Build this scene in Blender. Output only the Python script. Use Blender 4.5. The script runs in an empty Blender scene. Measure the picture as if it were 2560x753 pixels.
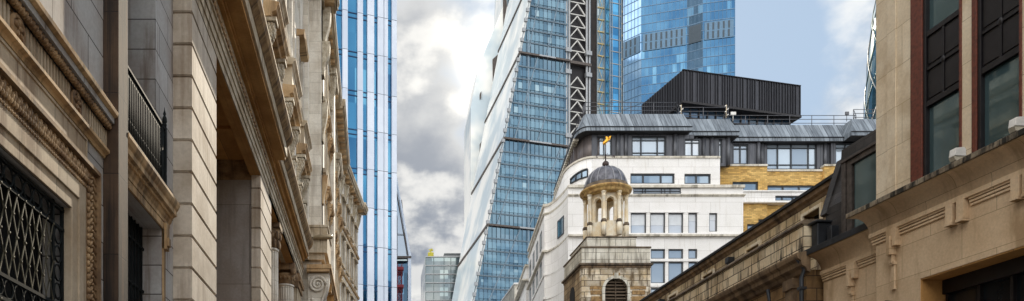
import bpy, bmesh, math, random
from mathutils import Vector, Matrix, noise
R = math.radians
random.seed(7)
scene = bpy.context.scene
COL = scene.collection
# ---------------------------------------------------------------- survey of the street
FOC, VX, HY, CZ = 1850.0, 932.0, 1190.0, 1.7      # focal length, street vanishing point, horizon, eye height

def WX(px, Y): return (px - VX) / FOC * Y
def WZ(py, Y): return CZ + (HY - py) / FOC * Y

class Frame:
    """A facade line on the ground: origin, heading k = dX/dY, side = which way x points to the street."""
    def __init__(s, x, y, k=0.0, side=1):
        n = math.hypot(k, 1); s.O = (x, y); s.d = (k / n, 1 / n); s.n = (1 / n * side, -k / n * side)
        s.side = side; s.rot = -math.atan(k)
    def s_at(s, o, px):
        q = (px - VX) / FOC
        ax, ay = s.O[0] + o * s.n[0], s.O[1] + o * s.n[1]
        return (ax - q * ay) / (q * s.d[1] - s.d[0])
    def z_at(s, o, px, py):
        t = s.s_at(o, px); Y = s.O[1] + o * s.n[1] + t * s.d[1]
        return WZ(py, Y)

# ---------------------------------------------------------------- objects
def props(o, label=None, cat=None, group=None, kind=None):
    if label: o['label'] = label
    if cat: o['category'] = cat
    if group: o['group'] = group
    if kind: o['kind'] = kind
    return o

def thing(name, label, cat, loc=(0, 0, 0), rot=0.0, group=None):
    o = bpy.data.objects.new(name, None); COL.objects.link(o)
    o.location = loc; o.rotation_euler = (0, 0, rot); o.empty_display_size = .5
    return props(o, label, cat, group)

class MB:
    """Collects shapes. side/frame shapes use (s, o, z): along the wall, outward, up."""
    def __init__(s, side=1, frame=True, off=(0, 0, 0)):
        s.v = []; s.f = []; s.side = side; s.fr = frame; s.off = off; s.smooth = set()
    def pt(s, a, b, c):
        if s.fr: return (b * s.side, a, c)
        return (a - s.off[0], b - s.off[1], c - s.off[2])
    def add(s, pts, faces, smooth=False):
        n = len(s.v); s.v += [s.pt(*p) for p in pts]
        for f in faces:
            if smooth: s.smooth.add(len(s.f))
            s.f.append(tuple(i + n for i in f))
        return s
    def box(s, a0, a1, b0, b1, c0, c1):
        p = [(a0,b0,c0),(a1,b0,c0),(a1,b1,c0),(a0,b1,c0),(a0,b0,c1),(a1,b0,c1),(a1,b1,c1),(a0,b1,c1)]
        return s.add(p, [(0,3,2,1),(4,5,6,7),(0,1,5,4),(1,2,6,5),(2,3,7,6),(3,0,4,7)])
    def prism(s, poly, fn, t0, t1, smooth=False):
        n = len(poly); P = [fn(t0, *q) for q in poly] + [fn(t1, *q) for q in poly]
        s.add(P, [tuple(range(n))[::-1], tuple(range(n, 2*n))])
        m = len(s.v) - 2*n
        for i in range(n):
            j = (i+1) % n
            if smooth: s.smooth.add(len(s.f))
            s.f.append((m+i, m+j, m+n+j, m+n+i))
        return s
    def along_s(s, prof, s0, s1, smooth=False): return s.prism(prof, lambda t, o, z: (t, o, z), s0, s1, smooth)     # profile (o,z)
    def along_o(s, poly, o0, o1): return s.prism(poly, lambda t, a, z: (a, t, z), o0, o1)                        # polygon (s,z)
    def along_z(s, poly, z0, z1, smooth=False): return s.prism(poly, lambda t, a, b: (a, b, t), z0, z1, smooth)   # plan (s,o)
    def along_y(s, poly, y0, y1): return s.prism(poly, lambda t, a, z: (a, t, z), y0, y1)
    def bar(s, p, q, w=.05, h=None):
        h = h or w
        p = Vector(p); q = Vector(q); d = (q-p).normalized()
        up = Vector((0,0,1)) if abs(d.z) < .9 else Vector((0,1,0))
        a = d.cross(up).normalized()*w/2; b = a.cross(d).normalized()*h/2
        P = [p-a-b,p+a-b,p+a+b,p-a+b,q-a-b,q+a-b,q+a+b,q-a+b]
        return s.add([tuple(x) for x in P], [(0,3,2,1),(4,5,6,7),(0,1,5,4),(1,2,6,5),(2,3,7,6),(3,0,4,7)])
    def tube(s, pts, r, n=8, closed=False):
        P = [Vector(p) for p in pts]; rings = []; m = len(P)
        rr = r if isinstance(r, (list, tuple)) else [r]*m
        last = None; base = []
        for i, p in enumerate(P):
            if closed: d = (P[(i+1) % m]-P[i-1]).normalized()
            else: d = (P[min(i+1, m-1)]-P[max(i-1, 0)]).normalized()
            if last is None:
                a = d.cross(Vector((0,0,1)))
                if a.length < .1: a = d.cross(Vector((0,1,0)))
            else: a = last - d*last.dot(d)
            a.normalize(); last = a; b = d.cross(a)
            base.append([tuple(p+(a*math.cos(2*math.pi*k/n)+b*math.sin(2*math.pi*k/n))*rr[i]) for k in range(n)])
        pts2 = [q for ring in base for q in ring]; F = []
        for i in range(m if closed else m-1):
            j = (i+1) % m
            for k in range(n): F.append((i*n+k, i*n+(k+1) % n, j*n+(k+1) % n, j*n+k))
        s.add(pts2, F, True)
        if not closed: s.f.append(tuple(len(s.v)-len(pts2)+k for k in range(n))[::-1]); s.f.append(tuple(len(s.v)-n+k for k in range(n)))
        return s
    def lathe(s, c, prof, n=24, a0=0, a1=2*math.pi, smooth=True):
        full = abs(a1-a0-2*math.pi) < 1e-6; m = n if full else n+1; P = []; F = []
        for r, z in prof:
            for k in range(m):
                a = a0+(a1-a0)*k/n; P.append((c[0]+r*math.cos(a), c[1]+r*math.sin(a), z))
        for i in range(len(prof)-1):
            for k in range(n):
                k2 = (k+1) % m; F.append((i*m+k, i*m+k2, (i+1)*m+k2, (i+1)*m+k))
        s.add(P, F, smooth)
        if full:
            b = len(s.v)-len(P)
            if prof[0][0] > 1e-4: s.f.append(tuple(b+k for k in range(m))[::-1])
            if prof[-1][0] > 1e-4: s.f.append(tuple(len(s.v)-m+k for k in range(m)))
        return s
    def blob(s, c, r, n=8, m=5, rot=None):
        P = []; F = []
        for i in range(m+1):
            th = math.pi*i/m
            for k in range(n):
                a = 2*math.pi*k/n; v = Vector((r[0]*math.sin(th)*math.cos(a), r[1]*math.sin(th)*math.sin(a), r[2]*math.cos(th)))
                if rot: v = rot @ v
                P.append((c[0]+v.x, c[1]+v.y, c[2]+v.z))
        for i in range(m):
            for k in range(n):
                k2 = (k+1) % n; F.append((i*n+k, i*n+k2, (i+1)*n+k2, (i+1)*n+k))
        return s.add(P, F, True)
    def wall(s, a0, a1, z0, z1, b0, b1, holes=(), axis='s'):
        """wall slab with rectangular openings; a along, b through (b1 = front), z up"""
        A = sorted({a0, a1} | {h[i] for h in holes for i in (0, 1) if a0 < h[i] < a1})
        Z = sorted({z0, z1} | {h[i] for h in holes for i in (2, 3) if z0 < h[i] < z1})
        def solid(i, j):
            if i < 0 or j < 0 or i >= len(A)-1 or j >= len(Z)-1: return False
            x = (A[i]+A[i+1])/2; z = (Z[j]+Z[j+1])/2
            return not any(h[0] < x < h[1] and h[2] < z < h[3] for h in holes)
        for i in range(len(A)-1):
            for j in range(len(Z)-1):
                if not solid(i, j): continue
                x0, x1, y0, y1 = A[i], A[i+1], Z[j], Z[j+1]
                for b in (b0, b1): s.add([(x0,b,y0),(x1,b,y0),(x1,b,y1),(x0,b,y1)], [(0,1,2,3)])
                if not solid(i-1, j): s.add([(x0,b0,y0),(x0,b1,y0),(x0,b1,y1),(x0,b0,y1)], [(0,1,2,3)])
                if not solid(i+1, j): s.add([(x1,b0,y0),(x1,b1,y0),(x1,b1,y1),(x1,b0,y1)], [(0,1,2,3)])
                if not solid(i, j-1): s.add([(x0,b0,y0),(x1,b0,y0),(x1,b1,y0),(x0,b1,y0)], [(0,1,2,3)])
                if not solid(i, j+1): s.add([(x0,b0,y1),(x1,b0,y1),(x1,b1,y1),(x0,b1,y1)], [(0,1,2,3)])
        return s
    def build(s, name, mat, parent=None, bevel=0, label=None):
        me = bpy.data.meshes.new(name); me.from_pydata(s.v, [], s.f)
        for i in s.smooth: me.polygons[i].use_smooth = True
        bm = bmesh.new(); bm.from_mesh(me)
        bmesh.ops.remove_doubles(bm, verts=bm.verts, dist=1e-4)
        bmesh.ops.recalc_face_normals(bm, faces=bm.faces)
        bm.to_mesh(me); bm.free()
        me.materials.append(mat)
        o = bpy.data.objects.new(name, me); COL.objects.link(o)
        if parent: o.parent = parent
        if bevel:
            m = o.modifiers.new('bevel', 'BEVEL'); m.width = bevel; m.segments = 2; m.limit_method = 'ANGLE'
        if label: o['label'] = label
        return o

# ---------------------------------------------------------------- materials
class NT:
    def __init__(s, name):
        s.m = bpy.data.materials.new(name); s.m.use_nodes = True; s.t = s.m.node_tree; s.t.nodes.clear()
        s.out = s.n('ShaderNodeOutputMaterial'); s.b = s.n('ShaderNodeBsdfPrincipled'); s.l(s.b.outputs[0], s.out.inputs[0])
    def n(s, k, **kw):
        o = s.t.nodes.new(k)
        for a, b in kw.items(): setattr(o, a, b)
        return o
    def l(s, a, b): s.t.links.new(a, b)
    def set(s, sock, v):
        if hasattr(v, 'is_linked') or isinstance(v, bpy.types.NodeSocket): s.l(v, sock)
        else: sock.default_value = v
    def math(s, op, a, b=0.0, c=None, clamp=False):
        o = s.n('ShaderNodeMath', operation=op, use_clamp=clamp); s.set(o.inputs[0], a); s.set(o.inputs[1], b)
        if c is not None: s.set(o.inputs[2], c)
        return o.outputs[0]
    def mix(s, f, a, b, mode='MIX'):
        o = s.n('ShaderNodeMix', data_type='RGBA', blend_type=mode); s.set(o.inputs[0], f); s.set(o.inputs[6], a); s.set(o.inputs[7], b)
        return o.outputs[2]
    def ramp(s, f, lo, hi):
        o = s.n('ShaderNodeMapRange', interpolation_type='SMOOTHSTEP'); s.l(f, o.inputs[0]); o.inputs[1].default_value = lo; o.inputs[2].default_value = hi
        return o.outputs[0]
    def noise(s, vec, scale, detail=4, rough=.55):
        o = s.n('ShaderNodeTexNoise'); o.inputs['Scale'].default_value = scale; o.inputs['Detail'].default_value = detail; o.inputs['Roughness'].default_value = rough
        s.l(vec, o.inputs['Vector']); return o.outputs['Fac']
    def vec(s, x, y, z):
        o = s.n('ShaderNodeCombineXYZ'); s.set(o.inputs[0], x); s.set(o.inputs[1], y); s.set(o.inputs[2], z); return o.outputs[0]
    def coords(s):
        tc = s.n('ShaderNodeTexCoord'); sp = s.n('ShaderNodeSeparateXYZ'); s.l(tc.outputs['Object'], sp.inputs[0])
        nn = s.n('ShaderNodeSeparateXYZ'); s.l(tc.outputs['Normal'], nn.inputs[0])
        side = s.math('GREATER_THAN', s.math('ABSOLUTE', nn.outputs[0]), s.math('ABSOLUTE', nn.outputs[1]))
        o = s.n('ShaderNodeMix', data_type='FLOAT'); s.l(side, o.inputs[0]); s.l(sp.outputs[0], o.inputs[2]); s.l(sp.outputs[1], o.inputs[3])
        return tc.outputs['Object'], o.outputs[0], sp.outputs[2]

def C4(c): return (c[0], c[1], c[2], 1)

def stone(name, c1, c2, rough=.85, course=None, joint=.012, jcol=(.16,.13,.1), bvar=.25, streak=0.0, scol=(.05,.035,.025), slo=.49, shi=.62, sx=3.0, sz=.22, patch=1.0, bump=.3, offx=.0, offz=0.0):
    t = NT(name); P, u, z = t.coords()
    big = t.ramp(t.noise(P, .8*patch, 5, .6), .35, .68)
    col = t.mix(big, C4(c1), C4(c2))
    fine = t.noise(P, 14, 6, .7)
    col = t.mix(.22, col, t.mix(t.ramp(fine, .3, .7), (.55,.52,.48,1), (1.3,1.3,1.27,1)), 'MULTIPLY')
    h = fine
    if course:
        hh, ww = course
        v = t.vec(t.math('ADD', u, offx), t.math('ADD', z, offz), 0.0)
        br = t.n('ShaderNodeTexBrick'); t.l(v, br.inputs['Vector'])
        br.inputs['Scale'].default_value = 1; br.inputs['Brick Width'].default_value = ww; br.inputs['Row Height'].default_value = hh
        br.inputs['Mortar Size'].default_value = joint; br.inputs['Mortar Smooth'].default_value = .2; br.inputs['Bias'].default_value = 0
        br.inputs['Color1'].default_value = (1-bvar,1-bvar*1.1,1-bvar*1.2,1); br.inputs['Color2'].default_value = (1+bvar*.4,1+bvar*.35,1+bvar*.3,1)
        br.inputs['Mortar'].default_value = (1,1,1,1)
        col = t.mix(1.0, col, br.outputs['Color'], 'MULTIPLY')
        col = t.mix(br.outputs['Fac'], col, C4(jcol))
        h = t.math('SUBTRACT', t.math('MULTIPLY', fine, .25), t.math('MULTIPLY', br.outputs['Fac'], 1.5))
    if streak:
        sv = t.vec(t.math('MULTIPLY', u, sx), 0.0, t.math('MULTIPLY', z, sz))
        sn = t.noise(sv, 1.0, 6, .65)
        s2 = t.noise(P, .45, 3, .5)
        f = t.math('MULTIPLY', t.ramp(t.math('ADD', t.math('MULTIPLY', sn, .7), t.math('MULTIPLY', s2, .3)), slo, shi), streak, clamp=True)
        col = t.mix(f, col, C4(scol))
    t.l(col, t.b.inputs['Base Color']); t.b.inputs['Roughness'].default_value = rough
    bp = t.n('ShaderNodeBump'); bp.inputs['Strength'].default_value = bump; bp.inputs['Distance'].default_value = .02
    t.l(h, bp.inputs['Height']); t.l(bp.outputs[0], t.b.inputs['Normal'])
    return t.m

def plain(name, c, rough=.5, metal=0.0, var=.15, scale=3.0, spec=None, coat=0):
    t = NT(name); P, u, z = t.coords()
    n = t.noise(P, scale, 5, .6)
    col = t.mix(t.ramp(n, .3, .7), tuple(x*(1-var) for x in c)+(1,), tuple(min(1, x*(1+var)) for x in c)+(1,))
    t.l(col, t.b.inputs['Base Color']); t.b.inputs['Roughness'].default_value = rough; t.b.inputs['Metallic'].default_value = metal
    if spec is not None: t.b.inputs['Specular IOR Level'].default_value = spec
    return t.m

def panels(name, w, h, ca, cb, rough=.12, metal=.6, cc=None, pc=.25, wav=.02, spec=.5, tilt=.035):
    """curtain glazing: panes of w x h metres, each a slightly different colour (blinds, tint)"""
    t = NT(name); P, u, z = t.coords()
    cu = t.math('FLOOR', t.math('DIVIDE', u, w)); cz = t.math('FLOOR', t.math('DIVIDE', z, h))
    wn = t.n('ShaderNodeTexWhiteNoise', noise_dimensions='2D'); t.l(t.vec(cu, cz, 0.0), wn.inputs['Vector'])
    wn2 = t.n('ShaderNodeTexWhiteNoise', noise_dimensions='2D'); t.l(t.vec(t.math('FLOOR', t.math('DIVIDE', cu, 3.0)), cz, 0.0), wn2.inputs['Vector'])
    col = t.mix(t.math('MULTIPLY', t.math('ADD', wn.outputs[0], wn2.outputs[0]), .5), C4(ca), C4(cb))
    if cc:
        col = t.mix(t.math('LESS_THAN', t.math('MULTIPLY', t.math('ADD', wn.outputs[0], wn2.outputs[0]), .5), pc), col, C4(cc))
    lg = t.ramp(t.noise(P, .05, 3, .6), .38, .62)
    col = t.mix(1.0, col, t.mix(lg, (.62,.72,.80,1), (1.1,1.08,1.05,1)), 'MULTIPLY')
    t.l(col, t.b.inputs['Base Color'])
    t.b.inputs['Metallic'].default_value = metal; t.b.inputs['Roughness'].default_value = rough; t.b.inputs['Specular IOR Level'].default_value = spec
    bp = t.n('ShaderNodeBump'); bp.inputs['Strength'].default_value = wav*10; bp.inputs['Distance'].default_value = .05
    wob = t.math('ADD', t.math('MULTIPLY', t.noise(P, .25/max(w, .5)*2, 2, .4), 1.0), t.math('MULTIPLY', wn.outputs[0], .0))
    t.l(wob, bp.inputs['Height'])
    wn3 = t.n('ShaderNodeTexWhiteNoise', noise_dimensions='3D'); t.l(t.vec(cu, cz, 3.0), wn3.inputs['Vector'])
    v1 = t.n('ShaderNodeVectorMath', operation='SUBTRACT'); t.l(wn3.outputs['Color'], v1.inputs[0]); v1.inputs[1].default_value = (.5, .5, .5)
    v2 = t.n('ShaderNodeVectorMath', operation='SCALE'); t.l(v1.outputs[0], v2.inputs[0]); v2.inputs['Scale'].default_value = tilt
    v3 = t.n('ShaderNodeVectorMath', operation='ADD'); t.l(v2.outputs[0], v3.inputs[0]); t.l(bp.outputs[0], v3.inputs[1])
    v4 = t.n('ShaderNodeVectorMath', operation='NORMALIZE'); t.l(v3.outputs[0], v4.inputs[0]); t.l(v4.outputs[0], t.b.inputs['Normal'])
    return t.m

def seam_metal(name, c1, c2, pitch=.45, tilt=0.0, rough=.5, metal=.35, strength=.8):
    t = NT(name); P, u, z = t.coords()
    uu = t.math('ADD', u, t.math('MULTIPLY', z, tilt))
    fr = t.math('FRACT', t.math('DIVIDE', uu, pitch))
    edge = t.math('LESS_THAN', fr, .12)
    cell = t.math('FLOOR', t.math('DIVIDE', uu, pitch))
    wn = t.n('ShaderNodeTexWhiteNoise', noise_dimensions='1D'); t.l(cell, wn.inputs['W'])
    st = t.noise(t.vec(t.math('MULTIPLY', uu, 6.0), 0.0, t.math('MULTIPLY', z, .7)), 1.0, 5, .6)
    f = t.math('ADD', t.math('MULTIPLY', wn.outputs[0], .5), t.math('MULTIPLY', t.ramp(st, .3, .7), .5))
    col = t.mix(f, C4(c1), C4(c2)); col = t.mix(t.math('MULTIPLY', edge, .55), col, (c1[0]*.5, c1[1]*.5, c1[2]*.5, 1))
    t.l(col, t.b.inputs['Base Color']); t.b.inputs['Roughness'].default_value = rough; t.b.inputs['Metallic'].default_value = metal
    bp = t.n('ShaderNodeBump'); bp.inputs['Strength'].default_value = strength; bp.inputs['Distance'].default_value = .04
    t.l(t.math('SUBTRACT', 1.0, edge), bp.inputs['Height']); t.l(bp.outputs[0], t.b.inputs['Normal'])
    return t.m

M = {}
def each(name, boxes, mat, parent, mk, bevel=0):
    for b in boxes: mb = mk(); mb.box(*b); mb.build(name, mat, parent, bevel)
M['stone_grey'] = stone('grey_limestone', (.52,.53,.54), (.40,.37,.36), course=(.62,1.3), joint=.012, jcol=(.05,.04,.035), bvar=.22, streak=.7, scol=(.13,.085,.055), slo=.50, shi=.64)
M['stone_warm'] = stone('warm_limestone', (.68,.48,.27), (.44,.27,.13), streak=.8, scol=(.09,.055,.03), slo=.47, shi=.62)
M['stone_frieze'] = stone('buff_frieze_stone', (.60,.51,.39), (.45,.35,.24), course=(9,1.1), bvar=.18, joint=.008, streak=.8, scol=(.16,.09,.05))
M['stone_carved'] = stone('carved_stone', (.42,.28,.15), (.19,.11,.055), streak=.8, scol=(.07,.045,.03), patch=3)
M['stone_pier'] = stone('stained_pier_stone', (.10,.06,.036), (.04,.024,.016), course=(1.35,9), joint=.008, bvar=.15, jcol=(.012,.008,.006), streak=.95, scol=(.016,.011,.009), slo=.42, shi=.56, sx=6)
M['stone_rustic'] = stone('rusticated_stone', (.68,.61,.52), (.50,.42,.33), course=(.7205,1.31), joint=0.0, offz=.0985, bvar=.16, streak=.45, scol=(.2,.12,.07), bump=.2)
M['stone_amber'] = stone('bounce_amber_stone', (.60,.33,.11), (.42,.21,.06), course=(.9,1.4), joint=.01, bvar=.15, jcol=(.2,.1,.04), streak=.3, scol=(.12,.06,.02))  # amber base paints warm street bounce onto soffits and recesses; streaks are grime
M['crown'] = stone('mottled_brown_crown', (.40,.26,.12), (.20,.115,.05), streak=.9, scol=(.05,.03,.018), patch=4, sx=6)
M['stone_pale'] = stone('pale_washed_stone', (.82,.78,.70), (.64,.58,.49), course=(.6,1.4), joint=.006, bvar=.16, jcol=(.3,.26,.2), streak=.4, scol=(.22,.16,.1))
M['stone_mould'] = stone('moulding_stone', (.62,.53,.40), (.42,.32,.20), streak=.75, scol=(.14,.09,.05))
M['stone_leaf'] = stone('carved_leaf_stone', (.68,.61,.48), (.38,.30,.20), streak=.7, scol=(.1,.07,.04), patch=4)
M['iron'] = plain('black_iron', (.012,.015,.016), .75, 0, .3, spec=.12)
M['iron_light'] = plain('worn_painted_iron', (.11,.10,.07), .6, 0, .5, 8, spec=.2)
M['dark_glass'] = plain('dark_window_glass', (.012,.016,.02), .1, 0, .3, .5, spec=.45)
M['inner_dark'] = plain('dim_interior_glass', (.008,.009,.010), .6, 0, .3, .5, spec=.1)
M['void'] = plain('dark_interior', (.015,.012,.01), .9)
# ================================================================ LEFT: bank building with grille window
FA = Frame(-4.5, 0)
A = thing('bank_building', 'stone bank building with lattice grille window and egg moulded cornice, nearest on the left', 'building', (-4.5, 0, 0))
m = lambda: MB(1, True)
ring = lambda mb, h, w, o0, o1, bottom=False: (mb.box(h[0]-w, h[0], o0, o1, h[2], h[3]+w), mb.box(h[1], h[1]+w, o0, o1, h[2], h[3]+w), mb.box(h[0], h[1], o0, o1, h[3], h[3]+w))
winA = (7.3, 10.98, 1.2, 5.68)
w = m(); w.wall(-45, 12.35, 0, 21, -.5, 0, [winA, (1.2, 4.9, 1.2, 5.68), (8.0, 10.1, 9.3, 12.5)]); w.box(-45, 12.35, -12, -.5, 0, 21)
w.build('wall', M['stone_grey'], A)
mb = m(); ring(mb, winA, .22, 0, .035); h2 = (winA[0]-.22, winA[1]+.22, winA[2], winA[3]+.22); ring(mb, h2, .25, 0, .065)
mb.box(10.975, 10.99, -.12, .03, 1.2, 5.68)
mb.build('window_surround', M['stone_frieze'], A, .008)
# leaf and bead band round the window
mb = m(); h3 = (winA[0]-.47, winA[1]+.47, 1.2, winA[3]+.42)
mb.box(h3[1]+.04, h3[1]+.45, 0, .05, 1.2, 6.52); mb.box(4, h3[1]+.04, 0, .05, 6.13, 6.52)
mb.box(h3[1]+.42, h3[1]+.47, .04, .13, 1.2, 6.56); mb.box(4, h3[1]+.42, .04, .13, 6.5, 6.56)
q = Matrix.Rotation(.6, 3, 'Y')
k = 0
zz = 2.6
while zz < 6.45:
    mb.blob((h3[1]+.09, .065, zz), (.035, .035, .05), 8, 4); zz += .105
zz = 2.6
while zz < 6.4:
    sgn = 1 if k % 2 else -1; k += 1
    mb.blob((h3[1]+.25+.06*sgn, .05, zz), (.10, .045, .022), 8, 5, Matrix.Rotation(.8*sgn, 3, 'Y'))
    mb.blob((h3[1]+.30-.07*sgn, .05, zz+.025), (.045, .05, .018), 6, 4, Matrix.Rotation(-.6*sgn, 3, 'Y'))
    zz += .06
ss = 6.0; k = 0
while ss < h3[1]+.05:
    mb.blob((ss, .06, 6.17), (.032, .03, .03), 8, 4)
    sgn = 1 if k % 2 else -1; k += 1
    mb.blob((ss, .055, 6.36+.02*sgn), (.024, .05, .11), 8, 5, Matrix.Rotation(.35, 3, 'Y'))
    mb.blob((ss+.03, .07, 6.29), (.014, .04, .05), 6, 4)
    ss += .07
mb.build('leaf_moulding', M['stone_carved'], A)
mb = m(); mb.box(3, 11.6, 0, .03, 6.94, 6.98); mb.box(11.56, 11.6, 0, .03, 6.6, 6.94); mb.box(3, 11.56, .0, .012, 6.6, 6.94)
mb.build('frieze_panel', M['stone_frieze'], A)
mb = m(); mb.along_s([(0,7.0),(.03,7.0),(.05,7.05),(.11,7.08),(.11,7.13),(.07,7.16),(0,7.16)], -6, 12.35); mb.build('string_course', M['stone_warm'], A, label='thin string course under the fluted frieze')
mb = m(); mb.box(-6, 12.35, 0, .015, 7.16, 7.45)
s = 5.0
RND = [7.4, 9.24, 11.07]
while s < 12.33:
    if all(abs(s-r) > .21 for r in RND): mb.box(s, s+.055, .0, .06, 7.175, 7.45)
    s += .1
mb.build('fluted_frieze', M['stone_frieze'], A)
for r in RND:
    mb = m(); mb.tube([(r+.155*math.cos(a), .06, 7.27+.155*math.sin(a)) for a in [2*math.pi*i/20 for i in range(20)]], .036, 8, True)
    mb.blob((r, .06, 7.27), (.13, .03, .13), 12, 5); mb.blob((r, .09, 7.27), (.04, .04, .04))
    for a in range(5):
        an = 2*math.pi*a/5+.3; mb.blob((r+.08*math.cos(an), .085, 7.27+.08*math.sin(an)), (.055, .03, .03), 8, 4, Matrix.Rotation(-an, 3, 'Y'))
    mb.build('roundel', M['stone_carved'], A)
mb = m(); mb.tube([(-6, .09, 7.52), (12.33, .09, 7.52)], .05, 10); mb.box(-6, 12.33, 0, .03, 7.45, 7.48)
s = 4.2
while s < 12.3:
    mb.blob((s, .105, 7.52), (.036, .06, .072), 8, 6, Matrix.Rotation(.45, 3, 'Y')); mb.blob((s+.045, .12, 7.5), (.012, .045, .055), 6, 4, Matrix.Rotation(.45, 3, 'Y')); s += .095
mb.build('egg_moulding', M['stone_carved'], A)
mb = m(); mb.box(-6, 12.35, 0, .19, 7.565, 7.66); mb.build('corona', M['stone_grey'], A)
mb = m(); mb.along_s([(0,7.66),(.2,7.66),(.25,7.69),(.26,7.75),(.22,7.77),(0,7.83)], -6, 12.35); mb.build('cornice', M['stone_warm'], A, .004)
mb = m(); mb.box(8.1, 10.0, -.35, -.33, 9.3, 12.5); mb.box(1.2, 4.9, -.4, -.38, 1.2, 5.68); mb.build('window', M['dark_glass'], A)
mb = m(); ring(mb, (8.0, 10.1, 9.3, 12.5), .25, 0, .05); mb.build('upper_window_surround', M['stone_frieze'], A)
mb = m(); mb.box(12.35, 12.84, -1, .254, 0, 21)
mb.build('corner_pier', M['stone_pier'], A, .012, label='rain stained brown stone pier beside the balcony')
# grille
g = m(); O = -.09
pane = m(); pane.box(7.3, 10.98, -.42, -.40, 1.2, 5.68); pane.build('window_pane', M['inner_dark'], A)
s0, s1, z0, z1 = 7.3, 10.97, 1.2, 5.67
def hb(z, w=.045): g.box(s0, s1, O-.02, O+.02, z-w/2, z+w/2)
def vb(s, w=.04, za=1.2, zb=5.67): g.box(s-w/2, s+w/2, O-.03, O+.015, za, zb)
for z in (5.62, 5.33, 4.19, 3.9, 2.76, 2.47): hb(z)
vb(10.94); vb(10.62, .05); vb(7.33)
def loop(cs, cz, r=.115): g.tube([(cs+r*math.cos(a), O, cz+r*math.sin(a)) for a in [2*math.pi*i/14 for i in range(14)]], .014, 5, True)
for cz in (5.475, 4.045, 2.615):
    s = 7.5
    while s < 10.5: loop(s, cz, .12); g.blob((s+.13, O, cz), (.02, .02, .03), 6, 4); s += .26
for k in range(11): loop(10.78, 5.2-.27*k, .115)
grille = g.build('window_grille', M['iron'], A)
p = .215
for zb, zt in ((4.21, 5.31), (2.78, 3.88)):
    l = m()
    hh = (zt-zb)/4; n = int((10.6-7.35)/p)
    for i in range(n+1):
        s = 10.6-i*p
        for j in range(4):
            a = j % 2
            za, zc = zb+j*hh, zb+(j+1)*hh
            sa, sc = (s, s-p/2) if a == 0 else (s-p/2, s)
            l.bar((sa, O+.012, za), (sc, O+.012, zc), .013); 
            sa2, sc2 = (s, s+p/2) if a == 0 else (s+p/2, s)
            if i > 0: l.bar((sa2, O+.0, za), (sc2, O+.0, zc), .013)
            if a: l.blob((s, O+.02, zc), (.016, .016, .022), 6, 4)
            else: l.blob((s-p/2, O+.02, zc), (.016, .016, .022), 6, 4)
    l.build('lattice', M['iron_light'], grille)

# ================================================================ LEFT: portico building (balcony bay, rusticated piers, columns)
B = thing('portico_building', 'classical stone building with rusticated piers, iron balcony and deep portico cornice on the left', 'building', (-4.5, 0, 0))
lo, up = (13.15, 15.8, 2.2, 6.97), (13.15, 15.33, 8.0, 13.2)
w = m(); w.wall(12.84, 16.68, 0, 21, -.9, 0, [lo, up]); w.box(12.84, 16.68, -7, -.9, 0, 21)
w.build('wall', M['stone_grey'], B)
mb = m(); ring(mb, lo, .14, 0, .04); mb.box(15.8, 16.02, 0, .1, 6.55, 7.11); mb.box(15.83, 15.98, .1, .14, 6.62, 6.8); mb.box(12.95, 13.02, 0, .1, 5.4, 6.9); mb.build('window_surround', M['stone_warm'], B, .006)
mb = m(); mb.box(13.15, 15.8, -.46, -.43, 2.2, 6.97)
d = mb.build('balcony_bay_window', M['inner_dark'], B)
mb = m()
for i in range(12): mb.box(13.2+.22*i, 13.23+.22*i, -.4, -.37, 2.2, 6.95)
for z in (3.2, 4.4, 5.6, 6.5): mb.box(13.15, 15.8, -.41, -.38, z, z+.05)
mb.build('bars', M['iron'], d)
mb = m(); mb.box(13.15, 15.33, -.75, -.72, 8.0, 13.2); d = mb.build('balcony_door', M['inner_dark'], B)
mb = m(); 
for s in (13.2, 14.2, 15.25): mb.box(s, s+.06, -.72, -.68, 8, 13.2)
for z in (8.6, 10.5, 12): mb.box(13.15, 15.33, -.715, -.685, z, z+.06)
mb.build('frame', M['iron'], d)
mb = m(); mb.along_s([(0,7.11),(.05,7.13),(.05,7.2),(.08,7.24),(.1,7.3),(.14,7.36),(.2,7.38),(.2,7.48),(.235,7.52),(.27,7.6),(.27,7.66),(0,7.7)], 12.84, 16.24)
s = 12.9
while s < 16.1: mb.box(s, s+.05, .1, .145, 7.3, 7.36); s += .09
mb.build('balcony_slab', M['stone_warm'], B, .003)
mb = m(); ro = .15; zr0, zr1 = 7.72, 8.95
mb.box(12.84, 15.5, ro-.03, ro+.03, zr1-.04, zr1); mb.box(12.84, 15.5, ro-.015, ro+.015, zr1-.17, zr1-.14); mb.box(12.84, 15.5, ro-.02, ro+.02, zr0+.05, zr0+.09)
s = 12.9
while s < 15.35:
    mb.tube([(s, ro, zr0+.06), (s, ro, zr1-.14)], .021, 6); mb.blob((s, ro, zr0+.3), (.025,.025,.05), 6, 4)
    mb.tube([(s+.065+.04*math.cos(a), ro, zr1-.09+.035*math.sin(a)) for a in [2*math.pi*i/10 for i in range(10)]], .009, 4, True)
    s += .105
for z in (7.9, 8.1, 8.3, 8.5, 8.7, 8.87): mb.blob((12.95, ro, z), (.05,.04,.07), 6, 4)
mb.box(15.42, 15.5, ro-.04, ro+.04, zr0, zr1+.03); mb.box(15.2, 15.26, ro-.03, ro+.03, zr0, zr1)
for (a, b) in ((15.46, ro),):
    mb.bar((15.46, ro, 8.9), (15.46, -.02, 8.9), .05); mb.bar((15.46, ro, 7.8), (15.46, -.02, 7.8), .04)
rl = mb.build('balcony_railing', M['iron'], B)
mb = m(); mb.blob((15.46, ro, 9.03), (.05,.05,.05)); mb.lathe((15.46, ro), [(.02,9.03),(.055,9.1),(.045,9.18),(.02,9.22),(.035,9.26),(.012,9.33),(.003,9.4)], 8)
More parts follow.
